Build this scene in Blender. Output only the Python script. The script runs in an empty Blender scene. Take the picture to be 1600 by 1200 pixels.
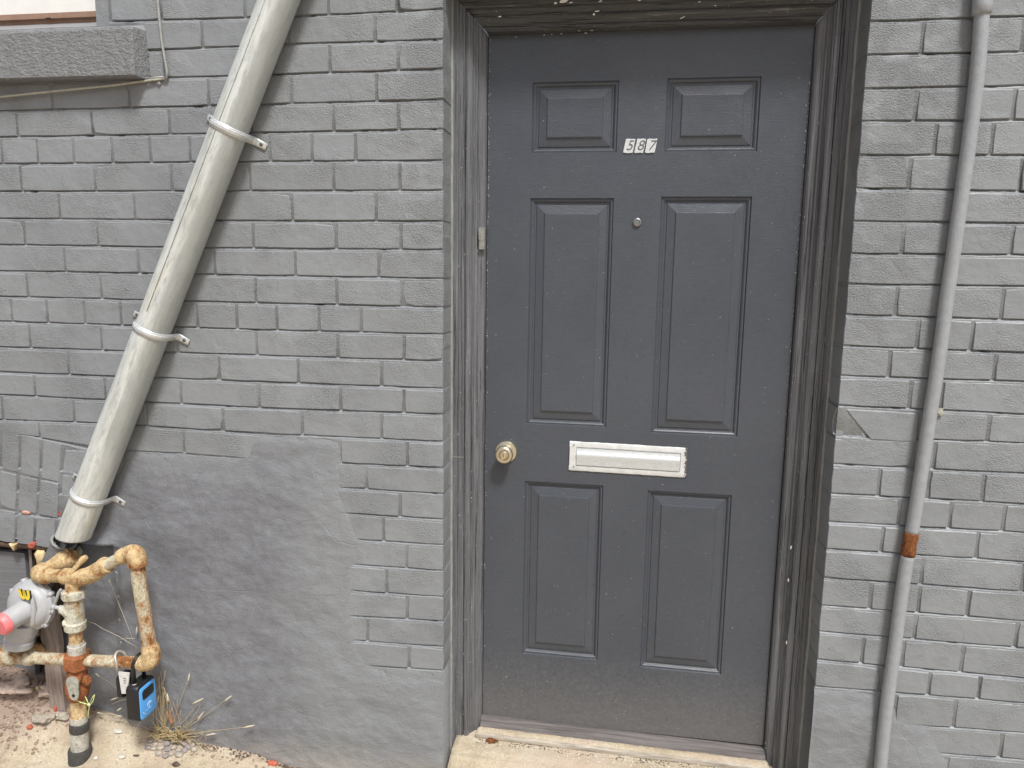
import bpy, math, random
import numpy as np
from mathutils import Vector, Matrix, noise
random.seed(7)
D = bpy.data
col = bpy.context.scene.collection
scn = bpy.context.scene

# ------------------------------------------------------------------ camera
FPX, PIT, YAW, ROL = 1154.8, -0.152401, -0.152227, 0.0143873
CAM = Vector((0.489726, -1.951915, 1.498539))
cp, sp, cy, sy, cr, sr = math.cos(PIT), math.sin(PIT), math.cos(YAW), math.sin(YAW), math.cos(ROL), math.sin(ROL)
_f = Vector((sy*cp, cy*cp, sp)); _r = Vector((cy, -sy, 0)); _u = _r.cross(_f)
RI = cr*_r + sr*_u; UP = -sr*_r + cr*_u; FW = _f
cd = D.cameras.new('camera'); cam = D.objects.new('camera', cd); col.objects.link(cam)
cd.sensor_width = 36; cd.lens = FPX/1600*36; cd.clip_start = .02; cd.clip_end = 500
m = Matrix((RI, UP, -FW)).transposed().to_4x4(); m.translation = CAM
cam.matrix_world = m
scn.camera = cam

# ------------------------------------------------------------------ light
SUN_EL, SUN_AZ = 57, 30          # degrees; azimuth measured from the wall's outward normal towards the right
w = D.worlds.new('World'); scn.world = w; w.use_nodes = True
nt = w.node_tree; nt.nodes.clear()
sky = nt.nodes.new('ShaderNodeTexSky'); sky.sky_type = 'NISHITA'; sky.sun_disc = False
sky.sun_elevation = math.radians(SUN_EL)
sdir = Vector((math.sin(math.radians(SUN_AZ))*math.cos(math.radians(SUN_EL)),
               -math.cos(math.radians(SUN_AZ))*math.cos(math.radians(SUN_EL)), math.sin(math.radians(SUN_EL))))
sky.sun_rotation = math.atan2(sdir.x, sdir.y)
sky.dust_density = 4.0; sky.air_density = 1.0
hs = nt.nodes.new('ShaderNodeHueSaturation'); hs.inputs['Saturation'].default_value = 0.60
bg = nt.nodes.new('ShaderNodeBackground'); bg.inputs['Strength'].default_value = 0.078
wo = nt.nodes.new('ShaderNodeOutputWorld')
nt.links.new(sky.outputs[0], hs.inputs['Color']); nt.links.new(hs.outputs[0], bg.inputs['Color']); nt.links.new(bg.outputs[0], wo.inputs[0])
ld = D.lights.new('sun', 'SUN'); ld.energy = 2.3; ld.angle = math.radians(10); ld.color = (1, .985, .965)
lo = D.objects.new('sun', ld); col.objects.link(lo); lo.rotation_euler = (-sdir).to_track_quat('-Z', 'Y').to_euler()
scn.view_settings.view_transform = 'Standard'; scn.view_settings.look = 'None'
scn.view_settings.exposure = 0.66; scn.view_settings.gamma = 1.0
scn.render.engine = 'CYCLES'

# ------------------------------------------------------------------ helpers
def P(x, y, Y=0.0):
    """point on the plane at depth Y that the photograph shows at (x, y) of 1600x1200"""
    d = RI*((x-800)/FPX) - UP*((y-600)/FPX) + FW
    return CAM + d*((Y-CAM.y)/d.y)
def PX(x, y, Y=0.0): return P(x, y, Y).x
def PZ(x, y, Y=0.0): return P(x, y, Y).z
def G(x, y, z=0.0):
    d = RI*((x-800)/FPX) - UP*((y-600)/FPX) + FW
    return CAM + d*((z-CAM.z)/d.z)
def tag(o, label=None, cat=None, group=None, kind=None):
    if label: o['label'] = label
    if cat: o['category'] = cat
    if group: o['group'] = group
    if kind: o['kind'] = kind
    return o
def empty(name, loc, label, cat, group=None):
    o = D.objects.new(name, None); col.objects.link(o); o.location = loc; o.empty_display_size = .05
    return tag(o, label, cat, group)
def mesh_obj(name, vs, fs, mat, parent=None, smooth=False, origin=None):
    """vertices are given in world space; the origin is moved to their base"""
    me = D.meshes.new(name)
    vs = [Vector(v) for v in vs]
    if origin is None:
        xs = [v.x for v in vs]; ys = [v.y for v in vs]; zs = [v.z for v in vs]
        origin = Vector(((min(xs)+max(xs))/2, (min(ys)+max(ys))/2, min(zs)))
    me.from_pydata([v-origin for v in vs], [], fs)
    if smooth: me.polygons.foreach_set('use_smooth', [True]*len(me.polygons))
    for mt in (mat if isinstance(mat, (list, tuple)) else [mat]): me.materials.append(mt)
    me.update()
    o = D.objects.new(name, me); col.objects.link(o)
    if parent is not None:
        o.parent = parent
        off = Vector((0, 0, 0)); p = parent
        while p is not None: off += p.location; p = p.parent
        o.location = origin - off
    else: o.location = origin
    return o
class MB:
    def __init__(s): s.v = []; s.f = []
    def add(s, vs, fs):
        n = len(s.v); s.v += [Vector(v) for v in vs]; s.f += [tuple(i+n for i in f) for f in fs]
    def box(s, x0, x1, y0, y1, z0, z1, b=0):
        vs = [(x, y, z) for x in (x0, x1) for y in (y0, y1) for z in (z0, z1)]
        s.add(vs, [(0,1,3,2),(4,6,7,5),(0,4,5,1),(2,3,7,6),(0,2,6,4),(1,5,7,3)])
    def sweep(s, pts, rad, n=14, caps=True):
        pts = [Vector(p) for p in pts]; k = len(pts)
        if not isinstance(rad, (list, tuple)): rad = [rad]*k
        tg = []
        for i in range(k):
            a = pts[max(i-1, 0)]; b = pts[min(i+1, k-1)]; t = b-a
            if t.length < 1e-9: t = tg[-1] if tg else Vector((0,0,1))
            tg.append(t.normalized())
        ref = Vector((0, 0, 1)) if abs(tg[0].z) < .9 else Vector((1, 0, 0))
        nrm = (ref - tg[0]*ref.dot(tg[0])).normalized()
        vs = []; fs = []
        for i in range(k):
            nrm = (nrm - tg[i]*nrm.dot(tg[i])).normalized(); bi = tg[i].cross(nrm)
            for j in range(n):
                a = 2*math.pi*j/n
                vs.append(pts[i] + (nrm*math.cos(a) + bi*math.sin(a))*rad[i])
        for i in range(k-1):
            for j in range(n):
                fs.append((i*n+j, i*n+(j+1) % n, (i+1)*n+(j+1) % n, (i+1)*n+j))
        if caps: fs.append(tuple(reversed(range(n)))); fs.append(tuple((k-1)*n+j for j in range(n)))
        s.add(vs, fs)
    def build(s, name, mat, parent=None, smooth=False, origin=None, angle=None):
        o = mesh_obj(name, s.v, s.f, mat, parent, smooth or angle is not None, origin)
        if angle is not None: sharp(o, angle)
        return o
def sharp(o, ang):
    me = o.data
    import bmesh
    b = bmesh.new(); b.from_mesh(me); lim = math.radians(ang)
    bmesh.ops.recalc_face_normals(b, faces=b.faces[:])
    for e in b.edges:
        if len(e.link_faces) == 2 and e.calc_face_angle(0) > lim: e.smooth = False
    b.to_mesh(me); b.free()
def arc3(a, b, c, n=6):
    """quadratic bend from a to c round corner b"""
    a, b, c = Vector(a), Vector(b), Vector(c)
    return [a*(1-t)**2 + b*2*t*(1-t) + c*t*t for t in [i/n for i in range(n+1)]]
def nz(x, y, z, s): return noise.noise(Vector((x*s, y*s, z*s)))
def sstep(a, b, x):
    t = min(1, max(0, (x-a)/(b-a))); return t*t*(3-2*t)

# ------------------------------------------------------------------ materials
class Mat:
    def __init__(s, name, rough=.6, metal=0, spec=.5):
        s.m = D.materials.new(name); s.m.use_nodes = True; s.t = s.m.node_tree
        s.b = s.t.nodes['Principled BSDF']
        s.b.inputs['Roughness'].default_value = rough; s.b.inputs['Metallic'].default_value = metal
        s.b.inputs['Specular IOR Level'].default_value = spec
        s.geo = s.t.nodes.new('ShaderNodeNewGeometry'); s.pos = s.geo.outputs['Position']; s.last = None
    def n(s, k, **kw):
        x = s.t.nodes.new(k)
        for a, b in kw.items(): setattr(x, a, b)
        return x
    def l(s, a, b): s.t.links.new(a, b)
    def vec(s, scale=(1, 1, 1), rot=(0, 0, 0)):
        mp = s.n('ShaderNodeMapping'); mp.vector_type = 'TEXTURE' if False else 'POINT'
        mp.inputs['Scale'].default_value = scale; mp.inputs['Rotation'].default_value = rot
        s.l(s.pos, mp.inputs['Vector']); return mp.outputs[0]
    def noise(s, scale, det=4, rough=.55, vec=None, dist=0):
        x = s.n('ShaderNodeTexNoise'); x.inputs['Scale'].default_value = scale; x.inputs['Detail'].default_value = det
        x.inputs['Roughness'].default_value = rough; x.inputs['Distortion'].default_value = dist
        s.l(vec or s.pos, x.inputs['Vector']); return x.outputs['Fac']
    def voro(s, scale, vec=None, feat='F1'):
        x = s.n('ShaderNodeTexVoronoi', feature=feat); x.inputs['Scale'].default_value = scale
        s.l(vec or s.pos, x.inputs['Vector']); return x.outputs['Distance']
    def ramp(s, fac, stops, interp='LINEAR'):
        r = s.n('ShaderNodeValToRGB'); r.color_ramp.interpolation = interp
        e = r.color_ramp.elements
        while len(e) < len(stops): e.new(.5)
        for q, (p, c) in zip(e, stops):
            q.position = p; q.color = (c, c, c, 1) if not hasattr(c, '__len__') else (*c, 1)
        s.l(fac, r.inputs[0]); return r.outputs[0]
    def mix(s, f, a, b, mode='MIX'):
        x = s.n('ShaderNodeMix', data_type='RGBA', blend_type=mode)
        for k, v in (('Factor', f), ('A', a), ('B', b)):
            i = [q for q in x.inputs if q.name == k and q.enabled and (q.type == 'VALUE' if k == 'Factor' else q.type == 'RGBA')][0]
            if hasattr(v, 'links') or hasattr(v, 'is_output'): s.l(v, i)
            elif k == 'Factor': i.default_value = v
            else: i.default_value = (*v, 1) if hasattr(v, '__len__') else (v, v, v, 1)
        return [q for q in x.outputs if q.type == 'RGBA'][0]
    def math(s, op, a, b=0, clamp=False):
        x = s.n('ShaderNodeMath', operation=op, use_clamp=clamp)
        for i, v in enumerate((a, b)):
            if hasattr(v, 'is_output'): s.l(v, x.inputs[i])
            else: x.inputs[i].default_value = v
        return x.outputs[0]
    def sepz(s, axis='Z'):
        x = s.n('ShaderNodeSeparateXYZ'); s.l(s.pos, x.inputs[0]); return x.outputs[axis]
    def color(s, c):
        if hasattr(c, 'is_output'): s.l(c, s.b.inputs['Base Color'])
        else: s.b.inputs['Base Color'].default_value = (*c, 1)
    def rough(s, f): s.l(f, s.b.inputs['Roughness'])
    def bump(s, h, dist=.001, strength=1.0):
        x = s.n('ShaderNodeBump'); x.inputs['Distance'].default_value = dist; x.inputs['Strength'].default_value = strength
        s.l(h, x.inputs['Height'])
        if s.last: s.l(s.last, x.inputs['Normal'])
        s.last = x.outputs[0]; s.l(s.last, s.b.inputs['Normal'])

def paint_grey(name, base, rnd=.08, rough_patch=True, grime=True):
    M = Mat(name, rough=.5, spec=.45)
    oi = M.n('ShaderNodeObjectInfo')
    v = M.noise(3.2, 3, .6)
    f1 = M.ramp(v, [(.3, .90), (.7, 1.07)])
    f2 = M.ramp(M.noise(45, 4, .65), [(.3, .97), (.72, 1.03)])
    f3 = M.ramp(oi.outputs['Random'], [(0, 1-rnd), (1, 1+rnd)])
    c = M.mix(1, base, f1, 'MULTIPLY'); c = M.mix(1, c, f2, 'MULTIPLY'); c = M.mix(1, c, f3, 'MULTIPLY')
    # thin chalky scuffs
    sc = M.ramp(M.noise(55, 6, .75, M.vec((1, 1, 2.2))), [(.60, 0), (.74, 1)])
    sc = M.math('MULTIPLY', sc, .20)
    c = M.mix(sc, c, (.46, .465, .46))
    if grime:
        dk = M.ramp(M.noise(95, 3, .6), [(.26, 1), (.33, 0)]); dk = M.math('MULTIPLY', dk, .55)
        c = M.mix(dk, c, (.05, .05, .048))
    M.color(c)
    mask = M.ramp(M.noise(7.5, 2, .5), [(.44, .05), (.64, .75)])
    xx = M.sepz('X'); near = M.math('MAXIMUM', M.ramp(M.math('ADD', xx, .35), [(.05, 0), (.30, 1)]), 0)
    near = M.math('MULTIPLY', near, M.ramp(M.math('SUBTRACT', 1.35, xx), [(.0, 0), (.22, 1)]))
    near = M.math('MULTIPLY', near, M.ramp(M.math('SUBTRACT', M.sepz(), .95), [(.1, .15), (.6, 1)]))
    near = M.math('MULTIPLY', near, M.ramp(M.noise(11, 2, .5), [(.38, .1), (.55, 1)]))
    mask = M.math('MAXIMUM', mask, near)
    co = M.noise(210, 5, .62, M.vec((1, 1, 1.35)))
    M.bump(M.math('MULTIPLY', co, mask), .0062, 1.0)
    M.bump(M.noise(38, 6, .62), .0036, .7)
    ro = M.ramp(M.noise(30, 3, .6), [(.3, .36), (.7, .55)]); M.rough(ro)
    return M.m
m_brick = paint_grey('grey_painted_brick', (.240, .254, .265), rnd=.035)
m_mortar = paint_grey('grey_painted_mortar', (.240, .254, .265), rnd=0)

def render_mat():
    M = Mat('grey_painted_render', rough=.5, spec=.5)
    base = M.ramp(M.noise(2.6, 4, .6), [(.28, (.155, .163, .182)), (.55, (.185, .193, .210)), (.75, (.215, .223, .238))])
    f2 = M.ramp(M.noise(30, 6, .75), [(.3, .84), (.7, 1.14)])
    c = M.mix(1, base, f2, 'MULTIPLY')
    lt = M.ramp(M.math('ADD', M.sepz('X'), M.math('MULTIPLY', M.noise(8, 5, .7), .45)), [(.0, 0), (.12, 1)]) if False else M.ramp(M.math('ADD', M.math('ADD', M.sepz('X'), .75), M.math('MULTIPLY', M.noise(9, 5, .7), .35)), [(.36, 0), (.56, 1)])
    lz = M.ramp(M.math('ADD', M.sepz(), M.math('MULTIPLY', M.noise(12, 5, .7), .22)), [(.98, 0), (1.0, 1)]) if False else M.ramp(M.math('SUBTRACT', M.math('ADD', M.sepz(), M.math('MULTIPLY', M.noise(12, 5, .7), .3)), .5), [(.48, 0), (.66, 1)])
    lt = M.math('MAXIMUM', lt, lz)
    c = M.mix(M.math('MULTIPLY', lt, .68), c, (.240, .254, .265))
    sc = M.ramp(M.noise(120, 6, .8), [(.60, 0), (.74, 1)]); sc = M.math('MULTIPLY', sc, .40); c = M.mix(sc, c, (.45, .45, .45))
    # dust splashed up from the ground
    z = M.ramp(M.math('ADD', M.math('MULTIPLY', M.sepz(), 6), M.math('MULTIPLY', M.noise(14, 5, .7), .9)), [(.25, 1), (.95, 0)])
    z = M.math('MULTIPLY', z, .42); c = M.mix(z, c, (.42, .36, .29))
    M.color(c)
    M.bump(M.noise(170, 5, .7), .0022, .7)
    M.bump(M.noise(24, 5, .66, M.vec((.9, 1, 1.4)), .35), .0062, .6)
    cr_ = M.ramp(M.voro(5.5, None, 'DISTANCE_TO_EDGE'), [(0, 0), (.012, 1)])
    k = M.ramp(M.noise(5, 2), [(.50, 1), (.58, 0)]); cr2 = M.math('MAXIMUM', cr_, k); M.bump(cr2, .002, .35)
    return M.m
m_render = render_mat()

def wood_paint(name, horiz=False, base=(.130, .134, .142)):
    M = Mat(name, rough=.42, spec=.5)
    sc = (5, 60, 130) if horiz else (130, 60, 3.2)
    vc = M.vec(sc)
    g = M.noise(1.0, 6, .72, vc)
    lo_ = M.ramp(M.noise(2.3, 3, .5), [(.3, .85), (.7, 1.15)])
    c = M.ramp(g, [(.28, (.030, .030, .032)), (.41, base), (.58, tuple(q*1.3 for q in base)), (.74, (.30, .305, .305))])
    c = M.mix(1, c, lo_, 'MULTIPLY')
    # old paint worn through towards the ground
    z = M.math('ADD', M.math('MULTIPLY', M.sepz(), -1.1), M.math('MULTIPLY', M.noise(1.0, 6, .8, M.vec((70, 50, 5))), 1.6))
    wz = M.ramp(z, [(.62, 0), (.95, 1)])
    if not horiz: c = M.mix(M.math('MULTIPLY', wz, .4), c, (.24, .215, .18))
    sp_ = M.ramp(M.noise(210, 2, .5), [(.735, 0), (.75, 1)]); c = M.mix(sp_, c, (.66, .65, .60))
    M.color(c)
    M.bump(g, .007, 1.0)
    crk = M.ramp(M.noise(1.0, 3, .5, M.vec((5, 40, 170) if horiz else (150, 40, 2.4))), [(.32, 0), (.39, 1)])
    M.bump(crk, .005, 1.0)
    M.rough(M.ramp(M.noise(40, 3), [(.3, .32), (.7, .55)]))
    return M.m
m_jamb = wood_paint('weathered_grey_wood', False)
m_head = wood_paint('weathered_grey_wood_head_shaded', True, (.066, .067, .068))  # base darker than the jambs: recess shade painted into the head's colour

def door_mat():
    M = Mat('charcoal_door_paint', rough=.4, spec=.5)
    c = M.ramp(M.noise(2.2, 3, .6), [(.3, (.058, .066, .081)), (.7, (.071, .079, .094))])
    f = M.ramp(M.noise(60, 5, .7), [(.3, .93), (.7, 1.07)]); c = M.mix(1, c, f, 'MULTIPLY')
    # dust on the foot of the door
    z = M.math('ADD', M.math('MULTIPLY', M.sepz(), 1.6), M.math('MULTIPLY', M.noise(110, 5, .8), .9))
    d = M.ramp(z, [(.58, 1), (1.0, 0)]); c = M.mix(M.math('MULTIPLY', d, .28), c, (.30, .27, .23))
    s1 = M.ramp(M.noise(150, 2, .6), [(.745, 0), (.765, 1)]); c = M.mix(M.math('MULTIPLY', s1, .75), c, (.5, .5, .48))
    M.color(c)
    hi = M.noise(1, 5, .7, M.vec((45, 45, 420)))
    M.bump(hi, .0009, .7)
    up = M.ramp(M.sepz(), [(.0, .25), (1, 1)])
    msk = M.math('MULTIPLY', M.ramp(M.math('SUBTRACT', M.sepz(), 1.15), [(0, .25), (.8, 1)]), M.ramp(M.noise(9, 2), [(.42, .15), (.6, 1)]))
    M.bump(M.math('MULTIPLY', M.noise(320, 4, .6), msk), .0018, .6)
    M.rough(M.ramp(M.noise(25, 4, .7), [(.3, .27), (.7, .42)]))
    return M.m
m_door = door_mat()

def simple(name, c, rough=.5, metal=0, var=.15, sc=60, bump=.0008, bsc=200):
    M = Mat(name, rough=rough, metal=metal)
    f = M.ramp(M.noise(sc, 5, .65), [(.3, 1-var), (.7, 1+var)])
    M.color(M.mix(1, c, f, 'MULTIPLY'))
    if bump: M.bump(M.noise(bsc, 4, .6), bump, .7)
    return M.m
def rust_mat(name, paint, rust=(.40, .15, .035), amount=.5, dark=(.12, .055, .02)):
    M = Mat(name, rough=.75, spec=.3)
    mid_ = tuple((p*.55+q*.45) for p, q in zip(paint, rust))
    a = M.noise(24, 7, .80, M.vec((1, 1, .7)))
    t = .56-.22*amount
    c = M.ramp(a, [(t-.07, tuple(min(1, q*1.15) for q in paint)), (t, tuple(q*.9 for q in paint)), (t+.035, mid_), (t+.08, rust), (t+.16, dark)])
    b1 = M.ramp(M.noise(150, 5, .8), [(.32, .55), (.5, 1.0), (.7, 1.25)]); c = M.mix(1, c, b1, 'MULTIPLY')
    st = M.ramp(M.noise(95, 5, .75), [(.58, 0), (.66, 1)]); c = M.mix(M.math('MULTIPLY', st, .35+.5*amount), c, tuple(q*.9 for q in rust))
    M.color(c)
    M.bump(M.noise(150, 6, .75), .0055, .9); M.bump(a, .003, .6)
    return M.m
m_rust = rust_mat('rusty_cream_pipe_paint', (.62, .46, .25), (.38, .18, .065), .26, (.16, .07, .025))
m_rust2 = rust_mat('rusty_grey_cream_pipe_paint', (.56, .51, .37), (.38, .17, .06), .30, (.20, .08, .025))
m_brown = rust_mat('brown_rust_valve', (.40, .15, .065), (.34, .12, .045), .5)
m_cream = rust_mat('cream_valve_paint', (.56, .54, .44), (.42, .26, .10), .10)
m_white_pl = rust_mat('chalky_white_pipe_sleeve', (.50, .48, .42), (.38, .31, .20), .06)
m_oldpipe = rust_mat('dull_brown_pipe', (.40, .33, .25), (.16, .10, .06), .35)

def galv():
    M = Mat('galvanised_steel', rough=.5, metal=.25, spec=.4)
    tc = M.n('ShaderNodeTexCoord'); mp = M.n('ShaderNodeMapping'); mp.inputs['Scale'].default_value = (28, 28, 2.4)
    M.l(tc.outputs['Object'], mp.inputs['Vector'])
    st = M.noise(1, 6, .7, mp.outputs[0])
    mp2 = M.n('ShaderNodeMapping'); mp2.inputs['Scale'].default_value = (90, 90, 20); M.l(tc.outputs['Object'], mp2.inputs['Vector'])
    sp_ = M.noise(1, 5, .75, mp2.outputs[0])
    c = M.ramp(st, [(.25, (.38, .42, .43)), (.42, (.56, .58, .54)), (.56, (.68, .71, .69)), (.70, (.58, .57, .46))])
    f = M.ramp(sp_, [(.30, .66), (.5, 1.0), (.75, 1.14)]); c = M.mix(1, c, f, 'MULTIPLY')
    # darker grey stripe down the right side, fading out towards the foot
    sx = M.n('ShaderNodeSeparateXYZ'); M.l(tc.outputs['Object'], sx.inputs[0])
    e = M.math('ADD', M.math('MULTIPLY', sx.outputs['X'], 14), M.math('MULTIPLY', st, .9))
    k = M.ramp(e, [(.62, 0), (.80, 1)]); k2 = M.ramp(sx.outputs['Z'], [(.10, 0), (.36, 1)])
    k = M.math('MULTIPLY', k, k2)
    c = M.mix(M.math('MULTIPLY', k, .7), c, (.33, .355, .355))
    M.color(c); M.bump(sp_, .0012, .5); M.bump(st, .002, .4)
    M.rough(M.ramp(sp_, [(.3, .62), (.7, .42)]))
    return M.m
m_galv = galv()
m_strap = simple('zinc_strap', (.62, .64, .64), .38, .35, .12, 90, .0008)
m_screw = simple('dark_screw', (.14, .14, .14), .4, .6)
m_conduit = simple('grey_white_conduit_paint', (.30, .315, .33), .45, 0, .10, 70, .0012, 260)
m_orange_rust = rust_mat('bare_orange_rust', (.30, .11, .035), (.20, .07, .02), .6, (.10, .03, .01))
m_caulk = simple('greyish_beige_caulk', (.25, .255, .245), .6, 0, .18, 30, .002, 60)
m_white = simple('chipped_white_paint', (.72, .71, .64), .5, 0, .12, 300)
m_plate = simple('white_metal_plate', (.60, .625, .63), .35, .15, .10, 150, .0008)
m_ink = simple('dark_digit_paint', (.10, .10, .10), .5, 0, .2, 200)
m_brass = simple('worn_satin_brass', (.66, .59, .44), .26, .9, .12, 120, .0003, 150)
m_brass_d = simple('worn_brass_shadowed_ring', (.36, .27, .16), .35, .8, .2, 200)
m_black = simple('black_plastic', (.013, .013, .014), .42, 0, .2, 80, .0005, 400)
m_blue = simple('sky_blue_plastic', (.10, .38, .82), .38, 0, .05, 80, .0002, 300)
m_paleblue = simple('pale_print', (.42, .60, .82), .5, 0, .1, 200, 0)
m_rubber = simple('black_sleeve', (.055, .053, .05), .7, 0, .4, 120, .002)
m_reg = simple('regulator_grey_paint', (.40, .405, .415), .42, 0, .07, 60, .0012, 120)
m_pink = simple('coral_pink_plastic', (.80, .20, .21), .45, 0, .08, 70, .0008)
m_yellow = simple('yellow_letter', (.85, .66, .05), .45, 0, .05, 70, 0)
m_blackp = simple('black_print', (.015, .015, .015), .5, 0, .1, 70, 0)
m_lever = simple('dull_grey_lever', (.42, .42, .36), .5, .3, .35, 110, .002)
m_tie = simple('yellow_green_plastic', (.66, .74, .28), .45, 0, .1, 70, 0)
m_tagw = simple('scuffed_white_label', (.62, .62, .60), .5, 0, .15, 130)
m_winbrown = simple('brown_window_frame', (.30, .19, .135), .45, 0, .12, 30, .0006)
m_winwhite = simple('white_window_sheet', (.78, .78, .75), .35, 0, .04, 15, .0003)
m_cable = simple('painted_cable', (.30, .30, .285), .5, 0, .18, 70, .0012)
m_cable2 = simple('dirty_cream_cable', (.40, .39, .32), .5, 0, .22, 50, .0012)
m_redbrick = simple('bare_red_brick', (.42, .10, .06), .8, 0, .3, 60, .004, 120)
m_foam = simple('yellowed_foam', (.62, .48, .26), .8, 0, .25, 90, .004, 90)
m_pinkrock = simple('exposed_pink_brick', (.52, .30, .24), .8, 0, .25, 80, .003)
m_darkwood = simple('dark_rotten_wood', (.10, .07, .05), .85, 0, .5, 60, .006, 60)
m_straw = simple('dry_straw', (.46, .36, .20), .7, 0, .25, 150, 0)
m_straw2 = simple('pale_straw', (.60, .55, .40), .7, 0, .2, 150, 0)
m_leaf = simple('dead_leaf', (.30, .14, .07), .7, 0, .3, 150, .001)
m_peb = simple('beige_pebble', (.36, .32, .26), .75, 0, .25, 70, .002, 150)
m_peb2 = simple('grey_pink_pebble', (.26, .23, .22), .75, 0, .25, 70, .002, 150)
m_chipw = simple('white_chip', (.58, .56, .50), .7, 0, .12, 100, .001)
m_chipr = simple('red_orange_chip', (.45, .11, .06), .7, 0, .25, 100, .002)
m_chipb = simple('blue_chip', (.06, .28, .42), .6, 0, .2, 100, .002)
m_twig = simple('dark_brown_litter', (.10, .07, .05), .8, 0, .4, 100, .002)
def sill_mat():
    M = Mat('rock_faced_sill', rough=.6)
    c = M.ramp(M.noise(60, 5, .7), [(.3, (.165, .172, .178)), (.7, (.235, .242, .248))]); M.color(c)
    M.bump(M.noise(160, 4, .6, M.vec((.6, 1, 1))), .007, .9); M.bump(M.noise(40, 3), .006, .5)
    return M.m
m_sill = sill_mat()
m_sillflat = simple('smooth_painted_sill_top', (.26, .26, .27), .5, 0, .06, 30, .0008)
def woodgrain(name, a, b, sc, dist=.004):
    M = Mat(name, rough=.75, spec=.3)
    g = M.noise(1, 6, .72, M.vec(sc))
    M.color(M.ramp(g, [(.28, a), (.62, b)])); M.bump(g, dist, .9); return M.m
m_board = woodgrain('grey_painted_board', (.145, .147, .155), (.19, .192, .20), (5, 30, 110), .002)
m_post = woodgrain('weathered_post_wood', (.17, .13, .12), (.42, .35, .31), (160, 60, 9), .005)
m_thresh = woodgrain('dirty_threshold', (.045, .038, .036), (.17, .155, .15), (4, 110, 90), .002)
m_palewood = woodgrain('pale_weathered_sill_edge', (.16, .13, .10), (.50, .45, .37), (14, 60, 160), .003)
def ground_mat(name='sandy_concrete', k=.93):
    M = Mat(name, rough=.9, spec=.2)
    a = M.ramp(M.noise(7, 5, .7), [(.3, (.40*k, .33*k, .235*k)), (.5, (.56*k, .475*k, .345*k)), (.72, (.63*k, .56*k, .44*k))])
    f = M.ramp(M.noise(190, 5, .8), [(.28, .60), (.5, 1.0), (.75, 1.22)]); c = M.mix(1, a, f, 'MULTIPLY')
    pk = M.ramp(M.noise(4, 3, .6), [(.48, 0), (.62, 1)]); c = M.mix(M.math('MULTIPLY', pk, .35), c, (.50, .37, .30))
    dk = M.ramp(M.noise(60, 5, .8), [(.60, 0), (.72, 1)]); c = M.mix(M.math('MULTIPLY', dk, .5), c, (.22, .17, .13))
    mo = M.ramp(M.math('ADD', M.math('ADD', M.math('MULTIPLY', M.sepz('X'), -3), M.math('MULTIPLY', M.sepz('Z'), 9)), M.math('MULTIPLY', M.noise(16, 5, .75), 1.6)), [(.0, 0), (1, 1)])
    mo = M.ramp(M.math('SUBTRACT', M.math('ADD', M.math('MULTIPLY', M.sepz('X'), -2.2), M.math('ADD', M.math('MULTIPLY', M.sepz('Z'), 7), M.math('MULTIPLY', M.noise(20, 6, .8), 1.4))), 3.6), [(.0, 0), (.7, 1)])
    c = M.mix(M.math('MULTIPLY', mo, .75), c, (.30, .215, .18))
    # damp dirt where it meets the wall
    yv = M.math('ADD', M.math('MULTIPLY', M.sepz('Y'), 16), M.math('MULTIPLY', M.noise(30, 5, .8), 1.6))
    d2 = M.ramp(yv, [(.50, 0), (.95, 1)]); d2 = M.math('MULTIPLY', d2, M.ramp(M.math('ADD', M.sepz('X'), .5), [(.46, 1), (.52, 0)])); c = M.mix(M.math('MULTIPLY', d2, .55), c, (.20, .15, .12))
    M.color(c)
    M.bump(M.noise(240, 5, .75), .004, .8); M.bump(M.noise(50, 4, .7), .008, .6)
    return M.m
m_ground = ground_mat()
m_dirt = simple('crumbly_dirt', (.27, .20, .155), .9, 0, .4, 90, .004, 90)
m_slab = simple('broken_pink_mortar', (.48, .375, .31), .9, 0, .3, 60, .008, 110)

# ------------------------------------------------------------------ the brick wall
wall = empty('brick_wall', (0, 0, 0), 'grey painted brick wall round the charcoal door, with smeared render low down', 'wall')
C = .0756
LL = {}   # left bed joints: bottom edges of courses, pixels of the photograph
y690 = [12.5,60,106,154,200,249,296,344.5,389,434,479,521,563,606,646,689,730,771,811,851,891,932,970,1010,1047]
mid = {0:(466,24),1:(450,67.5),2:(427,115),3:(407,162),4:(400,206),5:(400,251),6:(400,297),7:(400,344),8:(400,387),9:(400,429),10:(400,472),
       11:(400,514),12:(400,554),13:(400,595),14:(400,636),15:(400,676),16:(536,722.5),17:(535,761),18:(547,801),19:(562,842.5),20:(560,882),
       21:(552,922.5),22:(550,962),23:(555,1000),24:(580,1040)}
far = {0:[(200,31)],1:[(226,77.5)],2:[(230,121)],3:[(0,172)],4:[(0,213)],5:[(0,255)],6:[(0,298)],7:[(0,340)],8:[(0,381)],9:[(0,422)],10:[(0,462)],11:[(0,501)],
       12:[(0,541)],13:[(0,580)],14:[(0,615),(167,624)],15:[(0,655),(160,660)],16:[(0,670),(97,691),(140,701),(195,702),(275,707),(375,715)]}
for k, y in enumerate(y690):
    pts = sorted(far.get(k, []) + [mid[k]] + [(691.5, y)])
    w3 = [P(*q) for q in pts]; LL[k] = ([q.x for q in w3], [q.z for q in w3])
def zl(k, x):
    if k < 0: return float(np.interp(x, *LL[0])) - k*C
    if k > 24: return float(np.interp(x, *LL[24])) - (k-24)*C
    return float(np.interp(x, *LL[k]))
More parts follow.
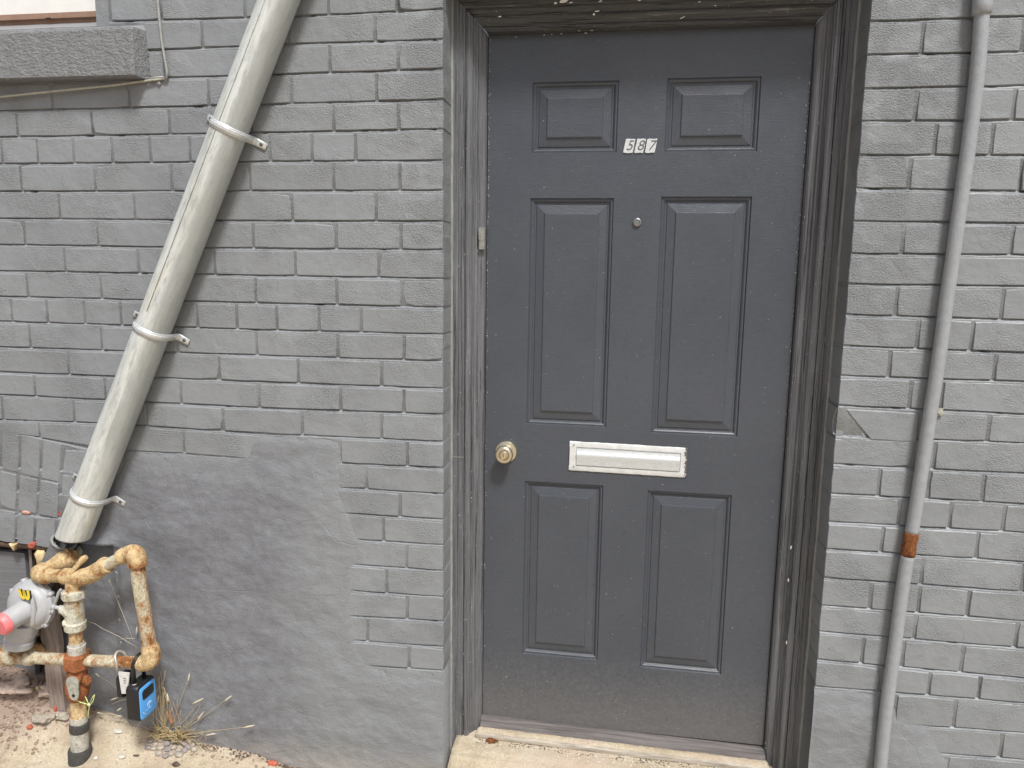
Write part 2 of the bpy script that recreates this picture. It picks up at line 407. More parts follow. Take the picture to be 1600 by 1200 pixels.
RE = [(1361,31.7),(1358,84),(1353,137),(1348.5,188),(1344,241),(1339,292.5),(1335,344),(1330,395),(1326,442.5),(1321,490),(1317,539),(1312,586),
      (1308,632),(1303,680),(1300,724),(1296,770),(1292,814),(1289,856),(1285,901),(1281,945),(1277,986),(1273,1029),(1269,1071),(1263,1120)]
R16 = [23.6,79,132,186,241,297.5,347.5,397,446,499,550,595,646,691,739,786,831,877,924,969,1012,1059,1097,1144]
RR = {}
for k in range(24):
    a, b = P(*RE[k]), P(1600, R16[k]); RR[k] = ([a.x, b.x], [a.z, b.z])
CR = .0766
def zr(k, x):
    if k < 0: return float(np.interp(x, *RR[0])) - k*CR
    if k > 23: return float(np.interp(x, *RR[23])) - (k-23)*CR
    return float(np.interp(x, *RR[k]))
W = 1.0276
nb = 0
def brick(poly, mat=m_brick, depth=.035, front=0.0, jit=.0008, label=None, name='brick', side=None):
    """poly: four corners (x,z) anticlockwise from bottom left; builds a face with soft worn arrises"""
    global nb; nb += 1
    c = [Vector((p[0], 0, p[1])) for p in poly]
    (bl, br, tr, tl) = c
    lens = [(br-bl).length, (tr-br).length]
    nx = 4 if lens[0] > .14 else 3; nzv = 2 if lens[1] < .1 else 3
    if lens[1] > lens[0]: nx, nzv = 2, 3
    def edge(a, b, n): return [a.lerp(b, i/n) for i in range(n)]
    out = edge(bl, br, nx) + edge(br, tr, nzv) + edge(tr, tl, nx) + edge(tl, bl, nzv)
    cen = sum(out, Vector())/len(out); n = len(out); corners = {0, nx, nx+nzv, 2*nx+nzv}
    vs = []
    yo = front + random.uniform(-.0012, .0012)
    tilt = random.uniform(-.004, .004); tz = random.uniform(-.010, .010)
    rim = []; face = []
    for i, p in enumerate(out):
        d = (cen-p); top = nx+nzv <= i <= 2*nx+nzv
        sx = math.copysign(1, d.x); sz = math.copysign(1, d.z)
        q = p + Vector((random.uniform(-jit, jit), 0, random.uniform(-jit, jit)))
        ins = .0014
        if i in corners:
            q += Vector((sx*.0012, 0, sz*.0010))
            if random.random() < .025: q += Vector((sx*.005, 0, sz*.004))
        onx = i < nx or nx+nzv <= i < 2*nx+nzv
        f = q + Vector((sx*ins if (i in corners or not onx) else 0, 0, sz*ins if (i in corners or onx) else 0))
        if top: f += Vector((0, 0, -.0019))
        rim.append(q); face.append(f)
    for q in rim: vs.append((q.x, yo+depth, q.z))
    for q in rim: vs.append((q.x, yo+.0022, q.z))
    for q in face: vs.append((q.x, yo+(q.x-cen.x)*tilt+(q.z-cen.z)*tz, q.z))
    fs = []
    for r in range(2):
        for i in range(n):
            j = (i+1) % n; fs.append((r*n+i, r*n+j, (r+1)*n+j, (r+1)*n+i))
    fs.append(tuple(range(2*n, 3*n)))
    o = mesh_obj(name, vs, fs, mat, wall, False)
    if label: o['label'] = label
    return o
BJ = .0078   # bed joint thickness
PJ = .0035    # half a cross joint
def course(k, xs, zf, ypix, left=True, edge_depth=None, x_is_world=False):
    """xs: joints in pixels; ends included"""
    X = [q if x_is_world else PX(q, ypix) for q in xs]
    for i in range(len(X)-1):
        a = X[i] + (PJ if not (not left and i == 0) else 0); b = X[i+1] - (PJ if not (left and i == len(X)-2 and edge_depth) else 0)
        if left and edge_depth and i == len(X)-2: b = random.uniform(-.0012, .0006)
        if not left and i == 0 and edge_depth: a = W + random.uniform(-.0006, .0012)
        z0a, z0b, z1a, z1b = zf(k, a), zf(k, b), zf(k-1, a)-BJ, zf(k-1, b)-BJ
        d = .035
        if edge_depth and ((left and i == len(X)-2) or (not left and i == 0)): d = edge_depth
        brick([(a, z0a), (b, z0b), (b, z1b), (a, z1a)], depth=d)
LJ = {0:[170,250,381,512,620,691],1:[224,314.5,449,585.5,691],2:[230,255,382,515,622,691],3:[-60,80,201,325,454,588,691],4:[-90,25,142,263,392,520.5,622.5,691],
 5:[-58,1,57,114,174,234,296,357,421,487,555,691],6:[-85,32,147,267,390,521,624.5,692],7:[-28,92,209,332,456,587.5,692],8:[-80,37.5,152,270,395,524.5,626,692],
 9:[-15,101,216,335,461,591,692],10:[-72,43,157.5,280,399.5,526,628,692],11:[-38,19,74,132,189,248,308,370,432.5,498,564,692],12:[-68,47.5,159,277,400.5,527.5,631,693],
 13:[-5,108,222,343,466,596,693],14:[-58,56,165.5,283,405,532,631,693],15:[-108,6,117,230,349,472,596,693.5],16:[-50,64,176,288,410],
 17:[510,572.5,694],18:[518,625,694],19:[530,599,694],20:[535,635,694],21:[538,604,694.5],22:[538,636,694.5],23:[530,574,695],24:[545,639,695]}
for k, xs in LJ.items():
    yy = (y690[k] + (y690[k-1] if k else y690[0]-48))/2
    last = xs[-1] > 685
    course(k, xs, zl, yy, True, .102 if last else None)
course(16, [521, 532, 636, 694][1:], zl, 710, True, .102)
course(25, [601, 695], zl, 1065, True, .102)
for j, k in enumerate((-1, -2)):
    course(k, [-.98+.065*j, -.80+.06*j, -.585, -.36, -.15 if j else -.21, 0], zl, 0, True, .102, True)
# right-hand pier
RJ = {0:[1362,1530,1690],1:[1360,1442.5,1600,1690],2:[1356,1515,1680],3:[1350,1432,1585,1700],4:[1346,1462,1551,1690],5:[1342,1422,1512,1596,1700],6:[1337,1491,1655],7:[1332,1411,1498,1582,1700],
 8:[1328,1477,1640],9:[1324,1401,1486,1567,1700],10:[1319,1434,1519,1660],11:[1315,1390,1555,1690],12:[1310,1422,1472,1640],13:[1436,1546,1690],14:[1302,1429,1461,1620],
 15:[1298,1374,1452,1537,1690],16:[1294,1406,1486,1570,1690],17:[1290,1378,1528,1680],18:[1287,1441,1600,1700],19:[1283,1360,1436,1514,1670],20:[1279,1430,1590,1690],21:[1275,1347,1411,1504,1650],
 22:[1271,1375,1452,1531,1680],23:[1400,1492,1640],24:[1440,1567,1700],25:[1482,1640]}
for k, xs in RJ.items():
    if k == 0: yy = 5
    elif k < 24: yy = (R16[k]+R16[k-1])/2 - (8 if k > 12 else 0)
    else: yy = 1150+(k-24)*45
    course(k, xs, zr, yy, False, .102 if (k < 23 and k != 13) else None)
def gouge():
    a, b_, c_, d_ = P(1303, 679), P(1356, 686), P(1319, 638), P(1308, 636.5)
    n = 14; vs = []
    for i in range(n+1):
        for j in range(n+1):
            u, v = i/n, j/n
            p = a.lerp(b_, u).lerp(d_.lerp(c_, u), v)
            dpt = .0015+.021*(1-u*.85)*math.sin(math.pi*min(1, v**.75))+.004*(1-u)+nz(p.x, 1, p.z, 80)*.006+nz(p.x, 4, p.z, 190)*.004
            vs.append((p.x, max(.0015, dpt), p.z))
    fs = [(i*(n+1)+j, (i+1)*(n+1)+j, (i+1)*(n+1)+j+1, i*(n+1)+j+1) for i in range(n) for j in range(n)]
    k = len(vs)
    for j in range(n+1): vs.append((vs[j][0], .10, vs[j][2]))
    fs += [(j, j+1, k+j+1, k+j) for j in range(n)]
    o = mesh_obj('brick', vs, fs, m_brick, wall); o['label'] = 'brick with its corner broken away in a rough gouge'
gouge()
qb_ = [P(1360, 687), P(1432, 690), P(1437, 645), P(1323, 638.5)]
brick([(q.x, q.z) for q in qb_])
for j, k in enumerate((-1, -2)):
    course(k, [W, W+.115 if j else W+.22, W+.34, W+.56], zr, 0, False, .102, True)
# courses over the door head
for j in range(2):
    z0 = 2.232 + j*C
    xs = [0.004, .10, .32, .54, .76, .98, W-.004] if j else [0.004, .21, .43, .65, .87, W-.004]
    for a, b in zip(xs[:-1], xs[1:]): brick([(a+PJ, z0), (b-PJ, z0), (b-PJ, z0+C-BJ), (a+PJ, z0+C-BJ)])
# bricks on end over the blocked opening, low on the left
def qb(px, mat=m_brick, **kw):
    p = [P(*q) for q in px]
    return brick([(q.x, q.z) for q in p], mat, **kw)
S = [[(3,732),(28,738),(28.5,677),(3,672)], [(32,740),(60,747),(62.5,684.5),(32.5,678)], [(64.5,748),(92,753),(95,693),(67,686)],
     [(-26,728),(-1,731),(-1,671),(-26,666)],
     [(-30,789),(-5,790),(-4,734),(-30,729)], [(-1,791),(24,797),(26,741),(0,735)], [(28,798),(56,803),(58.5,749),(30,742)], [(60,804),(90,810),(92,755),(62.5,750)],
     [(-32,842),(-8,844),(-7,794),(-32,790)], [(-4,845),(22,849),(23.5,800),(-3,795)], [(26,849),(51,852),(53.5,806),(27,801)], [(55,853),(83,858),(86,812),(57,807)]]
for q in S: qb(q)
qb([(97,738),(205,742),(205,706),(101,703)]); qb([(95,775),(190,779),(195,746),(97,742)])
qb([(81,806),(94.5,808),(96,786),(83,783)], m_redbrick, front=.004, jit=.002, label='bare red broken brick end', name='brick')
qb([(97,803),(112,806),(114,778),(97,776)], m_redbrick, front=.008, jit=.002, label='bare red broken brick end', name='brick')
qb([(86,832),(98,835),(99,811),(87,810)], m_redbrick, front=.016, jit=.002, label='bare red broken brick sliver in shade', name='brick')
qb([(44,856),(55,857),(56,847),(44,848)], m_redbrick, front=-.003, jit=.002, label='small bare red brick chip', name='brick')

# mortar: struck joints, deep under each brick and flush on top of the next
XWIN = PX(168, 25); ZWIN = PZ(100, 45)
XB = PX(78, 870); ZB = PZ(30, 851); ZLP = PZ(150, 850); XLP = PX(190, 850)
def mortar(xs, ks, zf, hole, nm):
    offs = [(.004, .0038), (-.0003, .0070), (-.0018, .0064), (-.0040, .0030), (-.0060, .0008), (-.0085, .0006), (-.012, .0024)]
    rows = [(k, o, d) for k in ks for (o, d) in offs]
    vs = []; fs = []; nxv = len(xs)
    for (k, o, d) in rows:
        for x in xs:
            z = zf(k, x)+o + nz(x, 1, k, 14)*.0012
            y = d + nz(x, k*3.1, o*90, 75)*.0026 + nz(x, k*7.7, o, 13)*.0026
            y = max(y, .0008)
            h = nz(x, 30+k, 5, 21)
            if h > .42 and abs(o) < .006: y += .012*(h-.42)/.2
            vs.append((x, y, z))
    for r in range(len(rows)-1):
        for i in range(nxv-1):
            a = vs[r*nxv+i]; b = vs[(r+1)*nxv+i+1]
            if hole((a[0]+b[0])/2, (a[2]+b[2])/2): continue
            fs.append((r*nxv+i, (r+1)*nxv+i, (r+1)*nxv+i+1, r*nxv+i+1))
    return mesh_obj(nm, vs, fs, m_mortar, wall, True)
mx = list(np.arange(-1.85, -.002, .009)) + [-.002]
def hole_l(x, z): return (x < XLP-.03 and z < ZLP-.004) or (x < XWIN-.002 and z > ZWIN-.02) or (x < XB and z < ZB)
o = mortar(mx, range(-5, 28), zl, hole_l, 'mortar'); o['kind'] = 'stuff'
mx2 = [W+.002] + list(np.arange(W+.01, 1.9, .009))
o = mortar(mx2, range(-5, 28), zr, lambda x, z: False, 'mortar'); o['kind'] = 'stuff'
b = MB()
b.box(-.02, -.0022, .004, .30, -.1, 2.6); b.box(W+.0022, W+.02, .004, .30, -.1, 2.6)          # joints in the reveals
b.box(-.002, W+.002, .006, .30, 2.226, 2.6)
b.box(-3.0, -1.84, .004, .25, -.2, 3.2); b.box(1.89, 3.2, .004, .25, -.2, 3.2); b.box(-1.84, 1.89, .006, .25, 2.60, 3.2)
b.build('wall_core', m_mortar, wall)

def patch(poly_px, seg, xr, zr_, name, edge_col=None, lip=None, step=.0065, label=None):
    poly = np.array([[P(*q).x, P(*q).z] for q in poly_px])
    xs = np.arange(xr[0], xr[1], step).tolist() + [xr[1]]; zs = np.arange(zr_[0], zr_[1], step).tolist()
    X, Z = np.meshgrid(xs, zs)
    d2 = np.full(X.shape, 1e9); ins = np.zeros(X.shape, bool)
    n = len(poly)
    for i in range(n):
        a = poly[i]; b_ = poly[(i+1) % n]; e = b_-a
        t = np.clip(((X-a[0])*e[0]+(Z-a[1])*e[1])/(e@e), 0, 1)
        d2 = np.minimum(d2, (X-a[0]-t*e[0])**2+(Z-a[1]-t*e[1])**2)
        c1 = (a[1] > Z) != (b_[1] > Z)
        with np.errstate(divide='ignore', invalid='ignore'):
            xi = (b_[0]-a[0])*(Z-a[1])/(b_[1]-a[1])+a[0]
        ins ^= c1 & (X < xi)
    sd = np.where(ins, np.sqrt(d2), -np.sqrt(d2))
    vs = []; keep = []
    for r in range(len(zs)):
        for i in range(len(xs)):
            x, z = X[r, i], Z[r, i]
            s_ = sd[r, i] + nz(x, 3, z, 28)*.010 + nz(x, 9, z, 75)*.004
            t = sstep(-.022, .022, s_)
            und = nz(x*.8, 1.7, z*1.3, 6)*.009 + nz(x, 5.2, z*1.3, 17)*.0030 + nz(x+z*.4, 8.8, z*1.3, 42)*.0016
            y = .0065*(1-t) + (-.0012-.0035*sstep(0, .10, s_)-und*.9*sstep(0, .08, s_))*t
            y = y if t > .9 else min(y, .0068)
            if lip: y = lip(x, z, y)
            vs.append((x, y, z)); keep.append(s_ > -.014)
    fs = []; nxv = len(xs)
    for r in range(len(zs)-1):
        for i in range(nxv-1):
            q = (r*nxv+i, r*nxv+i+1, (r+1)*nxv+i+1, (r+1)*nxv+i)
            if any(keep[j] for j in q): fs.append(q)
    if edge_col is not None:      # wrap into the door reveal
        base = len(vs); ci = edge_col
        for r in range(len(zs)): vs.append((vs[r*nxv+ci][0], .1, vs[r*nxv+ci][2]))
        for r in range(len(zs)-1):
            if keep[r*nxv+ci]: fs.append((r*nxv+ci, base+r, base+r+1, (r+1)*nxv+ci))
    o = mesh_obj(name, vs, fs, m_render, wall, True)
    if label: o['label'] = label
    return o
ZLIP = PZ(150, 850); XLIP = PX(190, 850); XL0 = PX(112, 850)
def lip(x, z, y):
    k = sstep(XLIP, XLIP-.06, x)
    if k <= 0: return y
    zz = ZLIP + nz(x, 0, 0, 20)*.006
    if z > zz: return y - k*.022*math.exp(-(z-zz)/.022)
    return y + k*.022
LP = [(192,705),(275,709),(375,716),(398,681),(470,682),(525,688),(533,730),(536,762),(548,801),(562,842),(556,880),(552,925),(548,962),(556,1000),
      (580,1042),(604,1052),(720,1062),(720,1290),(72,1290),(72,905),(100,872),(108,852),(130,848),(138,800),(150,780),(185,735)]
patch(LP, None, (-1.36, 0.0), (-.12, 1.04), 'render_patch', edge_col=-1 % len(np.arange(-1.36, 0.0, .0065).tolist()+[0.0]), lip=lip, label='wide smeared render patch left of the door')
RP = [(1235,1074),(1330,1078),(1378,1088),(1400,1118),(1450,1132),(1468,1168),(1484,1190),(1490,1300),(1235,1300)]
patch(RP, None, (W, 1.62), (-.12, .50), 'render_patch', edge_col=0, label='narrow render patch at the foot of the pier')

# ------------------------------------------------------------------ door frame
YF = .093; ZT = 2.220
frame = empty('door_frame', (W/2, .10, 0.02), 'weathered grey painted timber frame with cracked jambs round the door', 'door frame')
prof = [(-.001, .22), (-.001, .096), (.001, YF), (.0185, YF), (.0195, YF+.0022), (.0205, YF), (.0365, YF), (.038, YF+.007), (.0395, YF+.0015), (.044, YF-.0005), (.051, YF+.001), (.0555, YF+.007),
        (.057, YF+.018), (.0605, YF+.018), (.062, YF+.024), (.066, YF+.026), (.068, YF+.034), (.081, YF+.036), (.0855, YF+.041), (.0875, YF+.05), (.0875, .20)]
def jamb(sidex, sgn, nm):
    zs = list(np.arange(-.03, 2.05, .03)); vs = []; fs = []; n = len(prof)
    rows = zs + [None]
    for z in rows:
        for (s, y) in prof:
            zz = z if z is not None else ZT - max(s, 0)
            w_ = nz(s*8, sgn, zz, 6)*.0010 + nz(s*40, sgn*3, zz, 40)*.0005
            vs.append((sidex + sgn*(s + nz(3, sgn, zz, 1.3)*.0012), y + w_ if y < .19 else y, zz))
    for r in range(len(rows)-1):
        for i in range(n-1): fs.append((r*n+i, r*n+i+1, (r+1)*n+i+1, (r+1)*n+i))
    o = mesh_obj(nm, vs, fs, m_jamb, frame, False)
    return o
jamb(0.0, 1, 'jamb'); jamb(W, -1, 'jamb')
hprof = [(-.001, .22), (-.001, .096), (.001, YF), (.0355, YF), (.037, YF+.010), (.0545, YF+.022), (.0555, YF+.015), (.0585, YF+.0145), (.060, YF+.018), (.0775, YF+.033), (.0785, YF+.026), (.0865, YF+.0265), (.0885, YF+.030), (.0885, .20)]
def head():
    vs = []; fs = []; n = len(hprof); xs = np.linspace(0, 1, 60)
    for t in xs:
        for (s, y) in hprof:
            s0 = max(s, 0); x = s0 + (W-2*s0)*t
            vs.append((x, y + nz(x, s*40, 2, 12)*.0009, ZT - s0 + nz(x, s*60, 8, 16)*.0008))
    for r in range(len(xs)-1):
        for i in range(n-1): fs.append((r*n+i, (r+1)*n+i, (r+1)*n+i+1, r*n+i+1))
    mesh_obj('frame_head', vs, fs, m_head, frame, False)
head()
for sx, sg in ((0, 1), (W, -1)):
    b = MB(); zz = np.arange(-.02, 2.23, .02)
    b.sweep([(sx+sg*(.0005+nz(1, sg, z, 9)*.001), YF-.002+nz(5, sg, z, 11)*.0015, z) for z in zz], [.0048+nz(2, sg, z, 25)*.0016 for z in zz], 8)
    b.build('caulk_bead', m_caulk, frame, True)
# patched joint lines across the jamb faces
b = MB(); b.box(.003, .037, YF-.0012, YF+.001, PZ(715, 714, YF)-.001, PZ(715, 714, YF)+.001); b.build('scarf_joint', m_caulk, frame)
# strike plate on the left jamb
pz = P(752, 372, .122)
b = MB(); b.box(.073, .0885, .117, .129, pz.z-.031, pz.z+.029); b.box(.073, .078, .112, .118, pz.z-.004, pz.z+.026)
o = b.build('strike_plate', simple('dull_metal_plate', (.38, .38, .35), .35, .6, .25, 120), frame)
# sill and threshold
def zsill(X, base): return base - (X-.5)*.012
b = MB()
vs = []; pr = [(.150, .1135), (.142, .112), (.128, .104), (.122, .101), (.120, .088), (.116, .086)]
for X in np.linspace(.087, W-.087, 20):
    for (y, z) in pr: vs.append((X, y+nz(X, z*50, 0, 20)*.0008, zsill(X, z)))
    vs.append((X, .17, zsill(X, .1135)))
n = 7; fs = []
for r in range(19):
    ring = [6, 0, 1, 2, 3, 4, 5]
    for i in range(6): fs.append((r*n+ring[i], r*n+ring[i+1], (r+1)*n+ring[i+1], (r+1)*n+ring[i]))
mesh_obj('threshold_strip', vs, fs, m_thresh, frame, True)
vs = []; pr = [(.117, .0885), (.100, .0875), (.090, .0865), (.0885, .084), (.0885, .072), (.094, .060)]
for X in np.linspace(.080, W-.080, 40):
    for (y, z) in pr: vs.append((X, y+nz(X, z*30, 3, 25)*.0022, zsill(X, z)+nz(X, y*30, 7, 30)*.0012))
n = 6; fs = [(r*n+i, r*n+i+1, (r+1)*n+i+1, (r+1)*n+i) for r in range(39) for i in range(5)]
mesh_obj('sill_edge', vs, fs, m_palewood, frame, True)
# sand lying on the sill
vs = []; fs = []; xs = np.linspace(.085, W-.085, 120); ys = [.122, .118, .113, .107, .101, .0965]
for X in xs:
    for j, y in enumerate(ys):
        h = .0895 + .003*sstep(.096, .11, y) + nz(X, y*3, 4, 45)*.002 - (.004 if j in (0, 5) else 0)
        vs.append((X, y+nz(X, j, 1, 18)*.003, zsill(X, h)))
fs = [(r*6+i, r*6+i+1, (r+1)*6+i+1, (r+1)*6+i) for r in range(119) for i in range(5)]
o = mesh_obj('sand_drift', vs, fs, m_ground, frame, True); o['kind'] = 'stuff'

# ------------------------------------------------------------------ door
YD = .150
door = empty('panel_door', (.512, YD, .12), 'charcoal grey six panel door with white letter slot and brass knob', 'door')
DX0, DX1, DZ0, DZ1 = .0895, .9375, .1145, 2.131
panels = [(.2125, .446, 1.8195, 2.007), (.573, .8145, 1.8195, 2.009), (.2115, .443, 1.055, 1.699), (.5705, .809, 1.045, 1.703), (.2105, .441, .335, .883), (.5685, .8045, .325, .876)]
PR = [(0, 0), (.0022, .0050), (.0065, .0042), (.0095, .0065), (.0125, .0105), (.0165, .0105), (.0185, .0082), (.0400, .0040), (.0415, .0010), (.0440, .0004)]
def dz(X): return -(X-.5)*.012 if False else 0
def leaf():
    # face split into strips round the six recesses
    vs = []; fs = []
    def quad(x0, x1, z0, z1, y=YD):
        k = len(vs); vs.extend([(x0, y, z0), (x1, y, z0), (x1, y, z1), (x0, y, z1)]); fs.append((k, k+1, k+2, k+3))
    for (c0, c1, idx) in ((DX0, .5085, (0, 2, 4)), (.5085, DX1, (1, 3, 5))):
        zt = DZ1
        for j, i in enumerate(idx):
            x0, x1, z0, z1 = panels[i]
            quad(c0, c1, z1, zt); quad(c0, x0, z0, z1); quad(x1, c1, z0, z1); zt = z0
        quad(c0, c1, DZ0, zt)
    k = len(vs); y1 = YD+.044
    vs.extend([(DX0, YD, DZ0), (DX1, YD, DZ0), (DX1, YD, DZ1), (DX0, YD, DZ1), (DX0, y1, DZ0), (DX1, y1, DZ0), (DX1, y1, DZ1), (DX0, y1, DZ1)])
    fs.extend([(k, k+4, k+5, k+1), (k+1, k+5, k+6, k+2), (k+2, k+6, k+7, k+3), (k+3, k+7, k+4, k), (k+4, k+7, k+6, k+5)])
    mesh_obj('door_leaf', vs, fs, m_door, door)
leaf()
for (x0, x1, z0, z1) in panels:
    vs = []; fs = []
    for (s, d) in PR:
        vs += [(x0+s, YD+d, z0+s), (x1-s, YD+d, z0+s), (x1-s, YD+d, z1-s), (x0+s, YD+d, z1-s)]
    for r in range(len(PR)-1):
        for i in range(4): j = (i+1) % 4; fs.append((r*4+i, r*4+j, (r+1)*4+j, (r+1)*4+i))
    k = (len(PR)-1)*4; fs.append((k, k+1, k+2, k+3))
    mesh_obj('door_panel', vs, fs, m_door, door)
# letter slot
th = math.radians(-.6)
def rot_xz(v, c, a):
    x, y, z = v; dx, dz_ = x-c[0], z-c[1]
    return (c[0]+dx*math.cos(a)-dz_*math.sin(a), y, c[1]+dx*math.sin(a)+dz_*math.cos(a))
SC = (.5075, .9655)
def slot_part(name, prof_, x0, x1, mat, parent, jag=0, nseg=26):
    vs = []; fs = []; n = len(prof_)
    xs = np.linspace(x0, x1, nseg)
    for i, X in enumerate(xs):
        for (y, z) in prof_: vs.append(rot_xz((X + (nz(z*200, i, 3, .7)*jag if i in (0, nseg-1) else 0), y, z + nz(X, z*10, 1, 60)*jag), SC, th))
    for r in range(nseg-1):
        for i in range(n-1): fs.append((r*n+i, (r+1)*n+i, (r+1)*n+i+1, r*n+i+1))
    fs.append(tuple(range(n))); fs.append(tuple((nseg-1)*n+i for i in reversed(range(n))))
    o = mesh_obj(name, vs, fs, mat, parent, True); sharp(o, 35); return o
zb, ztp = .9215, 1.0095
fr = [(YD-.001, zb), (YD-.0035, zb+.0015), (YD-.0045, zb+.005), (YD-.0045, zb+.0155), (YD-.0008, zb+.017), (YD-.0008, ztp-.017), (YD-.0045, ztp-.0155), (YD-.0045, ztp-.005), (YD-.0035, ztp-.0015), (YD-.001, ztp)]
o = slot_part('letter_plate', fr, .3395, .6755, m_plate, door, .0012)
M_ = Mat('scuffed_slot_plate', .4, .1)
c = M_.ramp(M_.noise(45, 5, .7), [(.3, (.56, .57, .56)), (.7, (.72, .73, .72))])
sx = M_.math('ADD', M_.math('MULTIPLY', M_.math('SUBTRACT', M_.sepz('X'), .655), 26), M_.math('MULTIPLY', M_.noise(160, 4, .8), 1.0))
c = M_.mix(M_.ramp(sx, [(.83, 0), (.9, 1)]), c, (.09, .09, .092)); M_.color(c); M_.bump(M_.noise(150, 4), .001, .6)
o.data.materials[0] = M_.m; slot = o
for xa, xb in ((.3395, .3600), (.6560, .6755)):
    slot_part('side_rail', [(YD-.0006, zb+.014), (YD-.0043, zb+.0145), (YD-.0043, ztp-.0145), (YD-.0006, ztp-.014)], xa+.001, xb, M_.m, slot, .0004, 6)
fl = [(YD-.001, zb+.018), (YD-.0062, zb+.0185), (YD-.0072, zb+.022), (YD-.0074, zb+.040), (YD-.0105, zb+.048), (YD-.0100, zb+.053), (YD-.0060, zb+.058), (YD-.0040, zb+.066), (YD-.0040, ztp-.020), (YD-.001, ztp-.0195)]
slot_part('letter_flap', fl, .3610, .6550, m_plate, slot, .0003)
for (px, py) in ((897, 694.5), (896.5, 729)):
    q = P(px, py, YD-.005); b = MB(); b.sweep([(q.x, YD-.004, q.z), (q.x, YD-.0062, q.z)], [.0034, .0026], 12); b.build('screw', m_lever, slot, False)
# knob
kc = P(789.5, 706.5, YD-.004)
kn = MB()
def lathe(prof_, c, ax=(0, -1, 0), n=40):
    ax = Vector(ax).normalized(); ref = Vector((0, 0, 1)) if abs(ax.z) < .9 else Vector((1, 0, 0)); u = (ref-ax*ref.dot(ax)).normalized(); v = ax.cross(u)
    vs = []; fs = []; k = len(prof_)
    for (r, h) in prof_:
        for j in range(n):
            a = 2*math.pi*j/n; vs.append(Vector(c)+ax*h+(u*math.cos(a)+v*math.sin(a))*max(r, 1e-5))
    for i in range(k-1):
        for j in range(n): fs.append((i*n+j, i*n+(j+1) % n, (i+1)*n+(j+1) % n, (i+1)*n+j))
    fs.append(tuple((k-1)*n+j for j in range(n)))
    return vs, fs
c0 = (kc.x+.002, YD, kc.z+.001)
kn.add(*lathe([(.0325, 0), (.0325, .003), (.031, .0055), (.024, .007), (.017, .009), (.0155, .013), (.0165, .018)], c0))
rose = kn.build('door_knob', m_brass, door, True); sharp(rose, 40)
k2 = MB(); k2.add(*lathe([(.013, .014), (.0165, .018), (.0225, .026), (.0262, .034), (.0268, .040), (.0255, .045), (.0225, .0485), (.0180, .0500), (.0165, .0495), (.0158, .0475), (.0145, .047)], c0))
sharp(k2.build('knob_grip', m_brass, rose, True), 45)
k3 = MB(); k3.add(*lathe([(.0120, .045), (.0120, .0482), (.0105, .0490), (.0098, .0482), (.0092, .0482), (.0088, .0495), (.0060, .0500)], c0)); sharp(k3.build('lock_cylinder', m_brass, rose, True), 30)
k4 = MB(); k4.add(*lathe([(.0146, .0465), (.0146, .0476), (.0118, .0476)], c0)); k4.build('recess_ring', m_brass_d, rose, True)
k5 = MB(); k5.box(c0[0]-.0009, c0[0]+.0009, YD-.0508, YD-.0495, c0[2]-.0038, c0[2]+.0036); k5.build('keyhole', m_blackp, rose)
# spy hole
q = P(995.5, 347.5, YD-.004); b = MB(); b.add(*lathe([(.0125, 0), (.0120, .004), (.0105, .0055), (.0075, .006), (.0068, .0045), (.0040, .0048)], (q.x, YD, q.z)))
o = b.build('peephole', simple('painted_metal_spyhole', (.22, .225, .225), .3, .5), door, True); sharp(o, 40)
# house number 587
def text_mesh(name, s, size, mat, parent, M4, offset=0, shear=0, extrude=.0003):
    cu = D.curves.new(name, 'FONT'); cu.body = s; cu.size = size; cu.align_x = 'CENTER'; cu.align_y = 'CENTER'; cu.offset = offset; cu.shear = shear; cu.extrude = extrude
    t = D.objects.new('tmp_text', cu); col.objects.link(t)
    bpy.context.view_layer.update()
    me = D.meshes.new_from_object(t.evaluated_get(bpy.context.evaluated_depsgraph_get()))
    D.objects.remove(t); D.curves.remove(cu)
    vs = [M4 @ v.co for v in me.vertices]; fs = [tuple(p.vertices) for p in me.polygons]; D.meshes.remove(me)
    return mesh_obj(name, vs, fs, mat, parent)
plates = [(976.5, 993), (994, 1009.5), (1010.5, 1027.5)]
for (a, c_), dg in zip(plates, '587'):
    tl, tr_, bl, br = P(a+1.5, 217, YD), P(c_, 217, YD), P(a-3, 239, YD), P(c_-4.5, 239, YD)
    pts = [bl, br, tr_, tl]; n8 = []
    for i in range(4):
        p0, p1 = pts[i], pts[(i+1) % 4]
        for t in (.06, .35, .65, .94): n8.append(p0.lerp(p1, t)+Vector((random.uniform(-.0007, .0007), 0, random.uniform(-.0007, .0007))))
    n = len(n8); vs = [(v.x, YD-.0004, v.z) for v in n8]+[(v.x, YD-.0028, v.z) for v in n8]
    fs = [(i, (i+1) % n, n+(i+1) % n, n+i) for i in range(n)]+[tuple(range(n, 2*n))]
    pl = mesh_obj('number_plate', vs, fs, m_plate, door)
    cc = (tl+tr_+bl+br)/4
    MM = Matrix.Translation((cc.x, YD-.0032, cc.z)) @ Matrix.Rotation(math.radians(90), 4, 'X')
    text_mesh('digit', dg, .037, m_ink, pl, MM, -.0002, .30)

